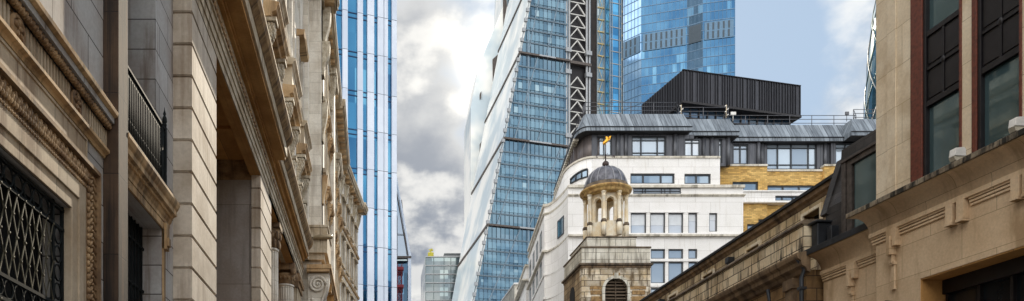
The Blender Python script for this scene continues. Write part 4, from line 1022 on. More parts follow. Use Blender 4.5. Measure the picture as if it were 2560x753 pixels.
# --- mansard storey
MY = 70.75
ez = 34.35
mz = [(1492,1530,341,388), (1580,1665,340,390), (1712,1751,347,390)]
mz2 = [(1797,1806,348,408), (1833,1871,361,410)]
mz3 = [(1917,2042.5,356,423), (2089,2140,358,412)]
def mansard_wall(Y, xa, xb, z0, wins, name):
    hol = [(X(a, Y), X(b, Y), max(z0+.05, Z(d, Y)), Z(c, Y)) for a, b, c, d in wins]
    w = m(); w.wall(xa, xb, z0, 34.32, Y+.4, Y, hol); w.box(xa, xb, Y+.9, Y+12, z0-3, 34.3); o = w.build(name, M['zinc_dark'], H)
    for h, (a, b, c, d) in zip(hol, wins):
        wd = b-a; cols = (.28, .76) if 60 < wd < 100 else ((.23, .5, .84) if wd > 100 else ((.5,) if wd > 30 else ()))
        window(Y, *h, cols=cols, rows=(.18, .8) if wd > 60 else (.8,), fw=.1, pane='pane_white', depth=.2)
    x = xa+.15
    while x < xb:
        if all(not (h[0]-.35 < x < h[1]+.35) for h in hol):
            mb = m(); mb.tube([(x, Y-.02, z0), (x, Y-.02, 34.32)], .2, 10); mb.build('half_round_pier', M['zinc_dark'], H)
        x += .78
mansard_wall(MY, X(1479, MY), X(1735, MY), zB-.2, mz, 'mansard_wall')
mansard_wall(MY+.7, X(1735, MY+.7), X(1826, MY+.7), zB-.4, mz2[:1], 'mansard_wall')
mansard_wall(72.5, X(1812, 72.5), X(1900, 72.5), zB-.3, mz2[1:], 'mansard_wall')
mansard_wall(72.8, X(1900, 72.8), X(2078, 72.8), Z(425, 72.8), mz3[:1], 'mansard_wall')
mansard_wall(72.5, X(2078, 72.5), X(2330, 72.5), Z(413, 72.5), mz3[1:], 'mansard_wall')
def curve_m(off=0.0, n=8, x_end=None):
    x0 = X(1482, MY); P = [(x_end or X(1500, MY), MY-off), (x0, MY-off)]
    xs = x0-.95
    for i in range(1, n+1):
        a = math.pi/2*i/n; P.append((x0-(x0-xs+off)*math.sin(a), MY-off+(2.2+off)*(1-math.cos(a))))
    P.append((P[-1][0]+kS*13, P[-1][1]+13)); return P
P = curve_m(); w = m(); w.along_z([(X(1482, MY), MY+.01)]+P[2:]+[(P[-1][0]+12, P[-1][1]), (X(1520, MY), MY+.41)], zB-.2, 34.32, True); w.build('mansard_corner', M['zinc_brown'], H)
M['lh_soffit'] = plain('dark_eaves_soffit', (.02,.02,.024), .7)
# --- zinc roof in steps: vertical fascia + sloped apron
def curve_e(off=0.0, n=8, x_end=None, Y=HY0):
    x0 = X(1470, Y); P = [(x_end, Y-off), (x0, Y-off)]
    xs = WX(1436.5, 71.5)
    for i in range(1, n+1):
        a = math.pi/2*i/n; P.append((x0-(x0-xs+off)*math.sin(a), Y-off+(1.6+off)*(1-math.cos(a))))
    P.append((P[-1][0]+kS*14, P[-1][1]+14)); return P
z_e, z_m, z_tp = 34.38, 34.74, 36.3
def roof_step(xa, xb, Y, corner=False, cut=.55, left_cut=0):
    if corner:
        P = curve_e(0, x_end=xb, Y=Y); Q = curve_e(-.75, x_end=xb-cut, Y=Y); B_ = curve_e(-3.2, x_end=xb-cut, Y=Y)
    else:
        P = [(xb, Y), (xa, Y)]; Q = [(xb-cut, Y+.75), (xa+left_cut, Y+.75)]; B_ = [(xb-cut, Y+9), (xa+left_cut, Y+9)]
    n = len(P); mb = m()
    V = [(x, y, z_e) for x, y in P]+[(x, y, z_m) for x, y in P]+[(x, y, z_tp) for x, y in Q]+[(x, y, z_tp) for x, y in B_]+[(x, y, z_e) for x, y in B_]
    F = []
    for i in range(n-1):
        for r in range(4): F.append((r*n+i, r*n+i+1, (r+1)*n+i+1, (r+1)*n+i))
        F.append((4*n+i, 4*n+i+1, i+1, i))
    F += [(0, n, 2*n, 3*n, 4*n), (n-1, 2*n-1, 3*n-1, 4*n-1, 5*n-1)]
    mb.add(V, F); o = mb.build('zinc_roof', M['zinc'], H)
    mb = m(); 
    for (a, z) in ((P, z_m), ): 
        P2 = [(x, y-.03, z) for x, y in a]
        if corner: P2 = [(x, y, z) for x, y in curve_e(.03, x_end=xb, Y=Y)]
        mb.tube(P2, .05, 6)
    mb.build('roof_roll', M['lead'], o)
    mb = m(); mb.along_z([(x, y+.02) for x, y in P]+[(x, y) for x, y in B_[::-1]], z_e-.05, z_e-.004); mb.build('eaves_soffit', M['lh_soffit'], o)
roof_step(0, X(1730.5), HY0, True)
roof_step(X(1722, 71), X(1848.5, 71), 71.0, cut=.6)
roof_step(X(1835, 72.2), X(2140, 72.2), 72.2, cut=-.3)
roof_step(X(2128, 71), X(2320, 71), 71.0, cut=.5, left_cut=.55)
# dentilled eaves along the side street
P = curve_e(-.12, x_end=X(1500)); a, b = P[-2], P[-1]
each('eaves_block', [(a[0]+(b[0]-a[0])*i/50-.2, a[0]+(b[0]-a[0])*i/50+.3, a[1]+(b[1]-a[1])*i/50, a[1]+(b[1]-a[1])*i/50+.3, z_e-.25, z_e-.05) for i in range(50) if i % 2 == 0], M['white_cope'], H, m)
pa, pb = curve_m(0)[-2], curve_m(0)[-1]
each('side_street_pier', [(pa[0]+(pb[0]-pa[0])*i/26-.25, pa[0]+(pb[0]-pa[0])*i/26+.2, pa[1]+(pb[1]-pa[1])*i/26, pa[1]+(pb[1]-pa[1])*i/26+.3, zB, z_e) for i in range(26) if i % 2 == 0], M['zinc_brown'], H, m)
# --- yellow brick part
def brick_part(Y, xa, xb, ztop, wins, zbot=0, cope=True):
    hol = [(X(a, Y), X(b, Y), Z(d, Y), Z(c, Y)) for a, b, c, d in wins]
    w = m(); w.wall(xa, xb, zbot, ztop, Y+.6, Y, hol); w.box(xa, xb, Y+1.2, Y+10, zbot, ztop); o = w.build('brick_wall', M['brick'], H)
    for h, (a, b, c, d) in zip(hol, wins):
        wd = b-a; window(Y, *h, cols=(.35, .7) if wd > 80 else ((.4,) if wd > 40 else ()), fw=.12, pane='pane_grey')
    mb = m(); mb.box(xa-.05, xb+.02, Y-.1, Y+.6, ztop, ztop+.18); mb.build('brick_coping', M['white_cope'], H)
yb1, yb2 = 72.2, 72.55
rowsb = lambda a, b: [(a, b, 560+95*k, 600+95*k) for k in range(0, 5)]
brick_part(yb1, X(1795, yb1), X(1918, yb1), Z(416, yb1), [(1831.5,1896,454,479)]+[(1896,1915,548,590)]+rowsb(1868, 1890))
brick_part(yb2, X(1918, yb2), X(2061, yb2), Z(429, yb2), [(1918.5,2035,463,480), (1937,2003,488,500)]+rowsb(1937, 2003))
brick_part(yb1, X(2061, yb1), X(2340, yb1), Z(416, yb1), rowsb(2080, 2120))
mb = m(); xa = X(1858); 
mb.box(xa, X(2340, 72.0), 71.9, 73.8, Z(490, 72.0), Z(480, 72.0)); mb.box(xa, X(2340, 71.8), 71.75, 73.8, Z(480, 71.9), Z(477, 71.9)); mb.box(xa, X(2340, 71.8), 71.8, 73.8, Z(507, 71.9), Z(502.5, 71.9))
mb.box(xa, X(1937, 72.0), 71.91, 73.8, Z(502.5, 71.9), Z(490, 72.0)); mb.box(X(2003, 72.0), X(2340, 72.0), 71.91, 73.8, Z(502.5, 71.9), Z(490, 72.0)); mb.build('white_band', M['white_stone'], H)
window(72.0, X(1937, 72.0), X(2003, 72.0), Z(502.4, 72.0), Z(490.2, 72.0), cols=(.3, .7), fw=.1, pane='pane_grey', depth=.15)
mb = m(); mb.box(28, X(2340, 74), 84, 112, 0, 34.2); mb.build('office_core', M['white_stone'], H)
# --- roof railings
def railing(pts, z0, h=1.15, n_r=3, label=None, sp=2.1):
    mb = m()
    for (p, q) in zip(pts[:-1], pts[1:]):
        p = Vector(p); q = Vector(q); L_ = (q-p).length; k = max(1, round(L_/sp))
        for i in range(k+1):
            c = p+(q-p)*i/k; mb.tube([(c.x, c.y, z0), (c.x, c.y, z0+h)], .035, 6)
        for r in range(n_r): mb.tube([(p.x, p.y, z0+h*(1-r/n_r)), (q.x, q.y, z0+h*(1-r/n_r))], .028, 6)
    mb.build('roof_railing', M['rail'], H, label=label)
E_ = curve_e(-.85, x_end=X(1700), Y=HY0)
railing([(x, y) for x, y in E_], z_tp)
railing([(X(1700), 70.85), (X(1716), 71.8), (X(1830, 71), 71.8), (X(1838, 71), 73.4), (X(2140, 73.4), 73.4), (X(2154, 71), 72.2), (X(2300, 71), 72.2)], z_tp)
# small roof fittings
for (px, w_, h_) in ((1835, .5, .28), (2120, .35, .3)):
    mb = m(); mb.box(X(px, 72)-w_/2, X(px, 72)+w_/2, 72.1, 72.2, z_tp+.6, z_tp+.6+h_); mb.tube([(X(px, 72), 72.2, z_tp), (X(px, 72), 72.2, z_tp+.7)], .03, 6); mb.build('rail_plate', M['white_paint'] if px < 2000 else M['rail'], H)
for (px, lab) in ((1815, 'short cluster of pale floodlights on a post at the zinc roof edge'), (1702, 'leaning pale floodlight post at the left end of the dark roof box')):
    T = thing('roof_light_post', lab, 'light post', (X(px, 71.6), 71.6, z_tp), 0, 'light posts on the zinc roof')
    mb = MB(1, False); mb.tube([(0, 0, 0), (.05, 0, 1.3)], .04, 6); mb.build('post', plain('cream_post_paint', (.6,.5,.35), .5), T)
    for i in range(4): mb = MB(1, False); mb.tube([(.05+(-.16 if i % 2 else .16), -.08, .35+.28*i), (.05, 0, .25+.28*i)], [.06, .03], 8); mb.build('lamp_head', M['white_paint'], T)

# side street neighbour, lower, further down
SN = thing('pale_side_street_building', 'lower pale stone building down the side street left of the white office', 'building', (20.0, 118, 0))
mb = MB(1, False, (20.0, 118, 0)); 
x_ = xe+kS*15
off_ = (20.0, 118, 0)
mb.along_z([(WX(1315, 91), 91), (WX(1315, 91)+.105*11, 102), (40, 102), (40, 91)], 0, WZ(668, 91)); mb.build('wall', M['white_stone'], SN)
mb = MB(1, False, off_); mb.along_z([(WX(1312, 90.7), 90.7), (WX(1312, 90.7)+.105*11.3, 102), (40, 102), (40, 90.7)], WZ(668, 91), WZ(663, 91)); mb.along_z([(WX(1304, 90.7), 90.4), (WX(1304, 90.7)+.105*11.6, 102), (30, 102), (30, 90.4)], WZ(704, 91), WZ(700, 91)); mb.build('cornice', M['white_cope'], SN)
for j in range(4):
    for k in range(2):
        mb = MB(1, False, off_); yy = 93+4*k; xx = WX(1315, 91)+.105*(yy-91); mb.box(xx-.05, xx+.3, yy, yy+1.8, 20.3-4.5*j, 23-4.5*j); mb.build('window', M['pane_grey'], SN)
SN2 = thing('far_side_street_building', 'far pale building at the bottom beyond the side street', 'building', (24.0, 135, 0))
mb = MB(1, False, (24.0, 135, 0)); mb.box(WX(1286, 125), 36, 125, 150, 0, WZ(712, 125)); mb.build('wall', M['white_cope'], SN2)
mb = MB(1, False, (24.0, 135, 0)); mb.box(WX(1284, 125), 36, 124.7, 150, WZ(712, 125), WZ(708, 125)); mb.build('cornice', M['white_stone'], SN2)
for k in range(4):
    mb = MB(1, False, (24.0, 135, 0)); xx = WX(1286, 125); mb.box(xx-.04, xx+.05, 127+5*k, 129.4+5*k, 26, 29); mb.build('window', M['pane_grey'], SN2)
# ================================================================ FAR: glass towers
M['lh_glass'] = panels('blue_grey_curtain_glass', 1.55, 4.06, (.10,.17,.23), (.16,.26,.34), .08, .75, rough=.1) if False else panels('blue_grey_curtain_glass', 1.55, 4.06, (.06,.12,.17), (.13,.20,.26), .1, .8, tilt=.06)
M['lh_band'] = panels('cyan_office_band', 1.55, 4.06, (.07,.15,.22), (.17,.28,.36), .12, .6, cc=(.26,.37,.43), pc=.2, tilt=.07)  # panes a little paler and more cyan than the flank glass
M['lh_white'] = panels('sun_glare_glass', 6, 28, (.92,.94,.92), (.97,.98,.97), .25, .0, wav=.004)  # near-white base paints sun glare onto the leaning face and back wing
M['lh_steel'] = plain('pale_steel', (.34,.35,.36), .4, .5)
M['seam_pale'] = plain('pale_grey_seam', (.66,.68,.68), .5)
M['lh_slab'] = plain('blue_grey_slab_edge', (.13,.18,.22), .4, .4)
M['lh_brace'] = plain('glazed_brace_steel', (.18,.25,.31), .4, .4)
M['lh_dark'] = plain('dark_core_cladding', (.016,.014,.016), .6, .1, .3)
M['lh_line'] = plain('brown_joint', (.10,.08,.07), .6, 0, .3)
M['core_white'] = plain('white_core_steel', (.60,.59,.56), .5)
M['bronze'] = plain('bronze_dark_fins', (.016,.010,.007), .6, .2, .7, .8)
M['gold'] = plain('ochre_steel', (.66,.50,.24), .4, .2, .4)
M['stair_glass'] = panels('stair_glass', 2.0, 4.0, (.05,.22,.42), (.10,.36,.62), .08, .7)
M['stair_pale'] = panels('stair_side_glass', 2.0, 4.0, (.34,.42,.46), (.46,.54,.56), .15, .6)
M['k_blue'] = panels('bright_blue_glass', 1.6, 3.9, (.045,.13,.25), (.085,.20,.33), .06, .85, cc=(.13,.28,.42), pc=.15, tilt=.05)
M['k_pale'] = panels('pale_blue_glass', 1.6, 3.9, (.26,.42,.62), (.36,.52,.72), .08, .9)
M['k_dark'] = panels('dark_glass_facet', 1.6, 3.9, (.03,.06,.09), (.06,.11,.17), .08, .8, cc=(.10,.2,.3), pc=.3)
M['k_vent'] = plain('grey_vent_band', (.10,.18,.27), .4, .5)
M['vent_slot'] = plain('dark_vent_slot', (.05,.075,.10), .6)
M['l_glass'] = panels('deep_blue_glass', 3.2, 5.1, (.010,.065,.16), (.05,.19,.33), .07, .8, cc=(.10,.28,.42), pc=.2, tilt=.08)
M['l_white'] = plain('pale_blue_white_fin', (.66,.73,.84), .35, .1, .04)
M['j_dark'] = seam_metal('ribbed_black_screen', (.02,.02,.026), (.055,.057,.068), .8, 0, .35, .4)

# ---- wedge tower: vertical blue flank and leaning pale face
dW = Vector((.9627, .2704)); RW = Vector((WX(1420, 250), 250.0))
nW = Vector((.2704, -.9627))
TW = thing('wedge_skyscraper', 'leaning wedge shaped glass skyscraper with a blue flank and glare white sloping face', 'skyscraper', (RW.x, RW.y, 0), math.atan2(dW.y, dW.x))
# local frame: x along flank (to the right), y into the building
def flank(px, py, dep=0.0):
    q = (px-VX)/FOC; ox, oy = RW.x-nW.x*dep, RW.y-nW.y*dep
    t_ = (q*oy-ox)/(dW.x-q*dW.y); Y = oy+t_*dW.y; return t_, WZ(py, Y)
m = lambda: MB(1, False)
# slanting edge between flank and leaning face: fit a straight line through two observed points
e0 = flank(1324, 0); e1 = flank(1218, 565)
sl_ = (e0[0]-e1[0])/(e0[1]-e1[1]); edge = lambda z: e1[0]+(z-e1[1])*sl_
ztop = 205.0; DEP = 47.0
storeys = [flank(1300, 150)[1]]
zlines = [flank(1303, 135)[1], flank(1263, 347)[1], flank(1220, 564)[1]]
mega = (zlines[0]-zlines[2])/2
mega_z = [zlines[1]+mega*k for k in range(-3, 5) if 0 < zlines[1]+mega*k < ztop]
fl = mega/7
w = m(); w.add([(edge(0), 0, 0), (0, 0, 0), (0, 0, ztop), (edge(ztop), 0, ztop), (edge(0)+10.4, DEP-1, 0), (0, DEP-1, 0), (0, DEP-1, ztop), (edge(ztop)+10.4, DEP-1, ztop)], [(0,1,2,3),(4,5,6,7),(1,2,6,5),(0,1,5,4),(3,2,6,7),(0,3,7,4)])
body = w.build('glass_flank', M['lh_glass'], TW)
nfl = 0; z = zlines[1]-fl*20
while z < ztop:
    if z > 2:
        ea = edge(z+1); 
        i = round((z-zlines[1])/fl)
        if i % 7 != 0 and i % 7 != 6:
            mb = m(); mb.box(ea+1.6, -1.2, -.12, -.02, z+.75, z+2.75); mb.build('window_band', M['lh_band'], TW)
        mb = m(); mb.box(ea+.3, -.4, -.2, -.01, z-.35, z+.1); mb.build('floor_edge', M['lh_slab'] if i % 7 else M['lh_line'], TW)
    z += fl
mb = m(); x = -1.55
while x > edge(20):
    za = 0; 
    zb = min(ztop, e1[1]+(x-e1[0])/sl_) if x < edge(ztop) else ztop
    mb.box(x-.035, x+.035, -.24, -.05, za, max(1, zb)); x -= 1.55
mb.build('mullions', plain('slate_blue_mullion', (.10,.15,.20), .4, .4), TW)
for z in mega_z:
    mb = m(); mb.box(edge(z)-.2, .6, -.75, .05, z-.3, z+.3); mb.build('mega_frame_beam', M['lh_line'], TW)
    mb = m(); mb.box((edge(z))*.62, (edge(z))*.28, -.85, -.76, z-.25, z+.25); mb.build('beam_plate', M['lh_steel'], TW)
# sloping braces and inner columns behind the glass, drawn as steel just outside it
for k in range(len(mega_z)-1):
    za, zb = mega_z[k], mega_z[k+1]; L_ = -edge((za+zb)/2)
    for (f0, f1) in ((.95, .55), (.55, .08)) if k % 2 else ((.55, .1), (.98, .6)):
        mb = m(); mb.bar((-L_*f0, -.16, za+.5), (-L_*f1, -.16, zb-.5), .42, .08); mb.build('mega_brace', M['lh_brace'], TW)
for f in (.5,):
    mb = m(); 
    xq = edge(mega_z[2])*f; mb.box(xq-.3, xq+.3, -.15, -.03, 0, 150); mb.build('mega_column', M['lh_brace'], TW)
# leaning face: thick slab whose chord runs back at a slight skew
def back(z, px_far=None):
    return edge(z)-9.0
V = []
chord = []
for z in (0, ztop):
    a = edge(z); P0 = RW+dW*a; 
    # chord directed to the vanishing point x=772, its depth 19.4 percent of the distance
    q = (772-VX)/FOC; far = Vector((P0.x+q*P0.y*.194, P0.y*1.194)); rel = far-RW
    chord.append((a, (rel.dot(dW), rel.dot(-nW))))
def chord_at(z):
    f = z/ztop; a = edge(z); b = Vector(chord[0][1])*(1-f)+Vector(chord[1][1])*f; return a, b
w = m(); (a0_, b0_), (a1_, b1_) = chord_at(0), chord_at(ztop)
w.add([(a0_, -.3, 0), (b0_.x, b0_.y, 0), (b1_.x, b1_.y, ztop), (a1_, -.3, ztop), (a0_+1.5, .5, 0), (b0_.x+1.5, b0_.y, 0), (b1_.x+1.5, b1_.y, ztop), (a1_+1.5, .5, ztop)], [(0,1,2,3),(4,5,6,7),(0,1,5,4),(1,2,6,5),(2,3,7,6),(3,0,4,7)])
w.build('leaning_face', M['lh_white'], TW)
for z in mega_z:
    a, b = chord_at(z); mb = m(); mb.bar((a-.15, -.4, z-.2), (b.x-.15, b.y, z-.2), .5, .8); mb.build('face_joint', M['lh_line'], TW)
each('edge_trim', [(edge(2+ztop*k/60)-.5, edge(2+ztop*k/60)+.5, -.6, .1, 2+ztop*k/60, 3.2+ztop*k/60) for k in range(60)], M['lh_steel'], TW, m)
# back wing
BY = 300.0
bp = [(1177, 560), (1177, 268), (1196, 163), (1236, 70), (1256, 18), (1262, -150), (1330, -150), (1330, 560)]
V0 = [(WX(a, BY), WZ(b, BY)) for a, b in bp]
mb = m()
def tl(x, y, z):
    r = Vector((x, y))-RW; return (r.dot(dW), r.dot(-nW), z)
mb.prism(V0, lambda t_, a, b: tl(a, t_, b), BY, BY+22); mb.build('back_wing', M['lh_white'], TW)
for (pts, nm) in (([(1232,215),(1231,150),(1239,143),(1247,135),(1240,175),(1235,215)], 'wing_recess'), ([(1258,76),(1257,0),(1257,-60),(1262,-60),(1267,20),(1264,50)], 'wing_recess'), ([(1199,249),(1199,236),(1203,230),(1202,247)], 'wing_slot'), ([(1199,382),(1199,362),(1204,354),(1203,376)], 'wing_slot')):
    mb = m(); mb.prism([(WX(a, BY), WZ(b, BY)) for a, b in pts], lambda t_, a, b: tl(a, t_, b), BY-.6, BY+1); mb.build(nm, M['lh_line'], TW)

# ---- ladder core and stair glazing to the right of the flank
CR = thing('ladder_core_tower', 'dark service core with white triangular bracing and blue glazed stair beside the wedge skyscraper', 'tower', (RW.x, RW.y, 0), math.atan2(dW.y, dW.x))
fx = lambda px: flank(px, 0, 0)[0]
mb = m(); mb.box(.9, fx(1476), 1.5, 40, 0, ztop+8); mb.build('core_wall', M['lh_dark'], CR)
for px in (1417, 1424, 1468, 1475):
    mb = m(); mb.tube([(fx(px), .3, 0), (fx(px), .3, ztop+8)], .42, 8); mb.build('core_post', M['lh_steel'], CR)
z = zlines[1]-fl*24; ca, cb = fx(1426), fx(1465); i = -24
while z < ztop:
    if z > 2 and i % 7 != 6:
        mb = m(); c = (ca+cb)/2; mb.bar((ca, .6, z+.3), (c, .6, z+fl*.93), .36); mb.bar((cb, .6, z+.3), (c, .6, z+fl*.93), .36); mb.bar((ca, .6, z+.1), (cb, .6, z+.1), .3); mb.build('triangle_brace', M['core_white'], CR)
    z += fl; i += 1
for z in mega_z:
    mb = m(); mb.box(.7, fx(1478), -.3, .9, z-.5, z+.4); mb.build('core_beam', M['lh_line'], CR)
    for px in (1420.5, 1471.5):
        for dz in (-4.2, 3.2): mb = m(); mb.box(fx(px)-1.1, fx(px)+1.1, -.4, .7, z+dz, z+dz+1.4); mb.build('node_sleeve', M['lh_steel'], CR)
mb = m(); mb.box(fx(1477), fx(1494), .8, 30, 0, ztop+8); mb.build('bronze_shaft', M['bronze'], CR)
mb = m(); mb.box(fx(1494.5), fx(1560), 1.0, 28, 0, ztop+8); mb.build('stair_block', M['stair_pale'], CR)
mb = m(); mb.box(fx(1515), fx(1543), -2.2, 1.0, 0, ztop+8); mb.build('stair_glazing', M['stair_glass'], CR)
z = zlines[1]-fl*24
while z < ztop+4:
    if z > 2:
        mb = m(); mb.box(fx(1494.5), fx(1560), .7, 1.0, z, z+.35)
        mb.build('ochre_landing', M['gold'], CR)
        mb = m(); mb.box(fx(1515), fx(1543), -2.35, -2.2, z+.3, z+.55); mb.build('stair_flight', M['lh_steel'], CR)
    z += fl
z = zlines[1]-fl*24; i = 0
while z < ztop+4:
    if z > 2:
        a, b = (fx(1547), fx(1558)); mb = m(); mb.bar((a if i % 2 else b, .6, z), (b if i % 2 else a, .6, z+fl), .14); mb.build('ochre_brace', M['gold'], CR)
        mb = m(); mb.bar((fx(1499), .6, z+(fl if i % 3 == 0 else 0)), (fx(1509), .6, z+(0 if i % 3 == 0 else fl)), .12); mb.build('ochre_tie', M['gold'], CR)
    z += fl; i += 1
mb = m()
for px in (1495, 1514, 1544, 1559.5): mb.box(fx(px)-.1, fx(px)+.1, .4, 1.0, 0, ztop+8)
for px in (1515, 1520, 1538, 1543): mb.box(fx(px)-.14, fx(px)+.14, -2.5, -2.2, 0, ztop+8)
mb.build('mullions', plain('grey_mullion', (.22,.25,.27), .4, .4), CR)

# ---- faceted blue skyscraper
KY = 330.0
K = thing('faceted_blue_skyscraper', 'tall faceted bright blue glass skyscraper behind the black roof box', 'skyscraper', (WX(1700, KY), KY, 0))
ko = (WX(1700, KY), KY, 0); m = lambda: MB(1, False, ko)
KP = [(WX(1545, 338), 338), (WX(1603, KY), KY)]
def facet(p, px_end, slope_vp):
    """next corner: along direction whose horizontal lines meet the horizon at slope_vp"""
    k_ = (slope_vp-VX)/FOC; # direction (k,1)
    d = Vector((k_, 1)).normalized()
    q = (px_end-VX)/FOC; t_ = (q*p[1]-p[0])/(d.x-q*d.y); return (p[0]+d.x*t_, p[1]+d.y*t_)
c1 = KP[1]; c2 = facet(c1, 1718, -5400); c3 = facet(c2, 1757, -2200); c4 = facet(c3, 1838, -7200)
KP += [c2, c3, c4, (c4[0]+2, c4[1]+45), (KP[0][0], KP[0][1]+40)]
ztk = 262
mats = ['k_pale', 'k_blue', 'k_dark', 'k_blue']  # dark facet has its darker reflection angle put into the glass colour
for i in range(4):
    a, b = Vector(KP[i]), Vector(KP[i+1]); d = (b-a).normalized(); nn = Vector((-d.y, d.x))
    mb = m(); mb.add([(a.x, a.y, 0), (b.x, b.y, 0), (b.x, b.y, ztk), (a.x, a.y, ztk), (a.x+nn.x*3, a.y+nn.y*3, 0), (b.x+nn.x*3, b.y+nn.y*3, 0), (b.x+nn.x*3, b.y+nn.y*3, ztk), (a.x+nn.x*3, a.y+nn.y*3, ztk)], [(0,1,2,3),(4,5,6,7),(0,1,5,4),(1,2,6,5),(2,3,7,6),(3,0,4,7)])
    mb.build('glass_facet', M[mats[i]], K)
    fn = lambda s_, o_, z_: (a.x+d.x*s_-nn.x*o_, a.y+d.y*s_-nn.y*o_, z_)
    def bx(mb, s0, s1, o0, o1, z0, z1): mb.add([fn(s0,o0,z0),fn(s1,o0,z0),fn(s1,o1,z0),fn(s0,o1,z0),fn(s0,o0,z1),fn(s1,o0,z1),fn(s1,o1,z1),fn(s0,o1,z1)], [(0,3,2,1),(4,5,6,7),(0,1,5,4),(1,2,6,5),(2,3,7,6),(3,0,4,7)])
    Lf = (b-a).length
    fr = m(); zz = 120
    z = 3.9
    lines = m()
    while z < ztk:
        bx(lines, .05, Lf-.05, .02, .12, z, z+.28); z += 3.9*1
    s_ = 0
    while s_ <= Lf: bx(lines, s_-.05, s_+.05, .02, .16, 0, ztk); s_ += 1.6
    lines.build('floor_lines', M['k_vent'] if i == 0 else plain('blue_grey_line', (.12,.2,.3), .4, .4), K)
    # ventilated plant storeys
    vz = {0: 158, 1: 160.5, 2: 168, 3: 168.0}[i]
    vz = WZ(150, KY) if i < 3 else WZ(97, c4[1])
    vz = WZ(130, KY)
    vb = m(); bx(vb, .6, Lf-.6, .1, .3, vz, vz+7.6)
    vb.build('vent_band', M['k_vent'] if i != 2 else M['vent_slot'], K)
    vs_ = m(); s_ = 1.6
    while s_ < Lf-1.5:
        bx(vs_, s_, s_+.75, .28, .36, vz+.4, vz+3.5); bx(vs_, s_+.1, s_+.85, .28, .36, vz+4.1, vz+7.2); s_ += 2.1
    vs_.build('vent_slots', M['vent_slot'], K)
mb = m(); mb.along_z([(x*.999+.05, y+3.2) for x, y in KP[:5]]+[KP[5], KP[6]], 0, ztk-1); mb.build('tower_core', M['k_dark'], K)

# ---- black ribbed roof box
aj = R(12.8); jo = Vector((WX(1706, 120), 120.0))
J = thing('black_box_building', 'dark building topped by a slanted black ribbed box above the zinc roof', 'building', (jo.x, jo.y, 0), aj)
m = lambda: MB(1, False)
mb = m(); z1_, z0_ = WZ(175.5, 120), WZ(253, 120)
def jx(px, y_=0):   # along the front face
    q = (px-VX)/FOC; d = Vector((math.cos(aj), math.sin(aj))); t_ = (q*jo.y-jo.x)/(d.x-q*d.y); return t_
W_ = jx(2000); D_ = 11.5
mb.add([(0,0,z0_),(W_,0,z0_+.2),(W_,0,z1_),(0,0,z1_),(0,D_,z0_),(W_,D_,z0_),(W_,D_,z1_),(0,D_,z1_)], [(0,1,2,3),(4,5,6,7),(0,1,5,4),(1,2,6,5),(2,3,7,6),(3,0,4,7)])
box_ = mb.build('ribbed_screen', M['j_dark'], J)
rb = random.Random(5); x = .2
mb = m()
while x < W_: mb.box(x, x+.07, -.16, -.0, z0_, z1_-.05); x += rb.choice((.42, .5, .6, .9))
y_ = .4
while y_ < D_: mb.box(-.14, 0, y_, y_+.07, z0_, z1_-.05); y_ += .7
mb.build('screen_fins', plain('black_fin_metal', (.022,.023,.028), .4, .4), box_)
mb = m(); mb.box(-.1, W_+.1, -.25, D_, z0_-.35, z0_-.003); mb.box(-.05, W_+.05, -.2, .1, z1_+.003, z1_+.1); mb.build('screen_sill', M['lh_dark'], J)
mb = m(); mb.box(.6, W_-1, 1.2, D_-1, 0, z0_-.3); mb.build('glass_storeys', panels('black_office_glass', 1.5, 3.2, (.03,.05,.07), (.06,.10,.16), .08, .6), J)
mb = m()
for k in range(14): mb.box(.6+k*1.6, .75+k*1.6, 1.0, 1.2, 40, z0_-.35)
for z in (z0_-2.2, z0_-5.4): mb.box(.5, W_-1, .95, 1.2, z, z+.25)
mb.build('glazing_bars', M['lh_dark'], J)

# ---- gherkin-like curved tower
gx, gy = WX(2420, 230), 230.0
GH = thing('curved_glass_tower', 'curved green glass tower with white diagonal lines, mostly hidden behind the right building', 'skyscraper', (gx, gy, 0))
m = lambda: MB(1, False, (gx, gy, 0))
gp = [(24.5, 0), (26.4, 30), (27.8, 62), (28.2, 85), (27.8, 105), (26.8, 125), (25.2, 148), (22.5, 165), (17, 178), (9, 187), (.1, 190)]
def grad(z):
    for (r0, z0), (r1, z1) in zip(gp[:-1], gp[1:]):
        if z0 <= z <= z1: return r0+(r1-r0)*(z-z0)/(z1-z0)
    return .1
mb = m(); mb.lathe((gx, gy), [(grad(z), z) for z in range(0, 190, 4)]+[(.1, 190)], 72, smooth=False); mb.build('glass_skin', panels('green_curved_glass', 2.2, 4, (.05,.11,.11), (.14,.25,.26), .07, .75, cc=(.30,.42,.44), pc=.25), GH)
for sgn in (-1, 1):
    for k in range(18):
        P = []
        for i in range(45):
            z = 2+4.1*i; a = 2*math.pi*k/18+sgn*z*.0262; r = grad(z)+.1; P.append((gx+r*math.cos(a), gy+r*math.sin(a), z))
        mb = m(); mb.tube(P, .17 if k % 3 == 0 else .12, 4); mb.build('diagonal_rib', plain('grey_rib', (.22,.24,.26), .6, .1) if k % 3 == 0 else plain('green_rib', (.10,.16,.16), .4, .4), GH)

# ---- blue tower with white fins on the left
LA = thing('white_finned_blue_tower', 'deep blue glass tower striped with tall white vertical fins behind the left row', 'skyscraper', (WX(990, 110), 110, 0), 0)
kl = 2.93; dl = Vector((kl, 1)).normalized(); LR = Vector((WX(990, 110), 110.0)); LA.rotation_euler = (0, 0, math.atan2(dl.y, dl.x))
m = lambda: MB(1, False)
def lx(px, dep=0.0):
    q = (px-VX)/FOC; nn = Vector((dl.y, -dl.x)); o = LR-nn*(-dep)*-1 if False else LR+nn*dep; return (q*o.y-o.x)/(dl.x-q*dl.y)
mb = m(); mb.box(lx(780), -.05, .0, 22, 0, 110); mb.build('glass_wall', M['l_glass'], LA)
flh = 95.0*110/FOC*1.0
zf = WZ(151, 110)
fins = [(822, 838), (854.7, 867.8), (892.5, 905.7), (917, 933.6), (942.7, 957.3), (958.7, 968), (978, 990)]
tF = NT('jointed_white_fin'); P_, u_, z_ = tF.coords()
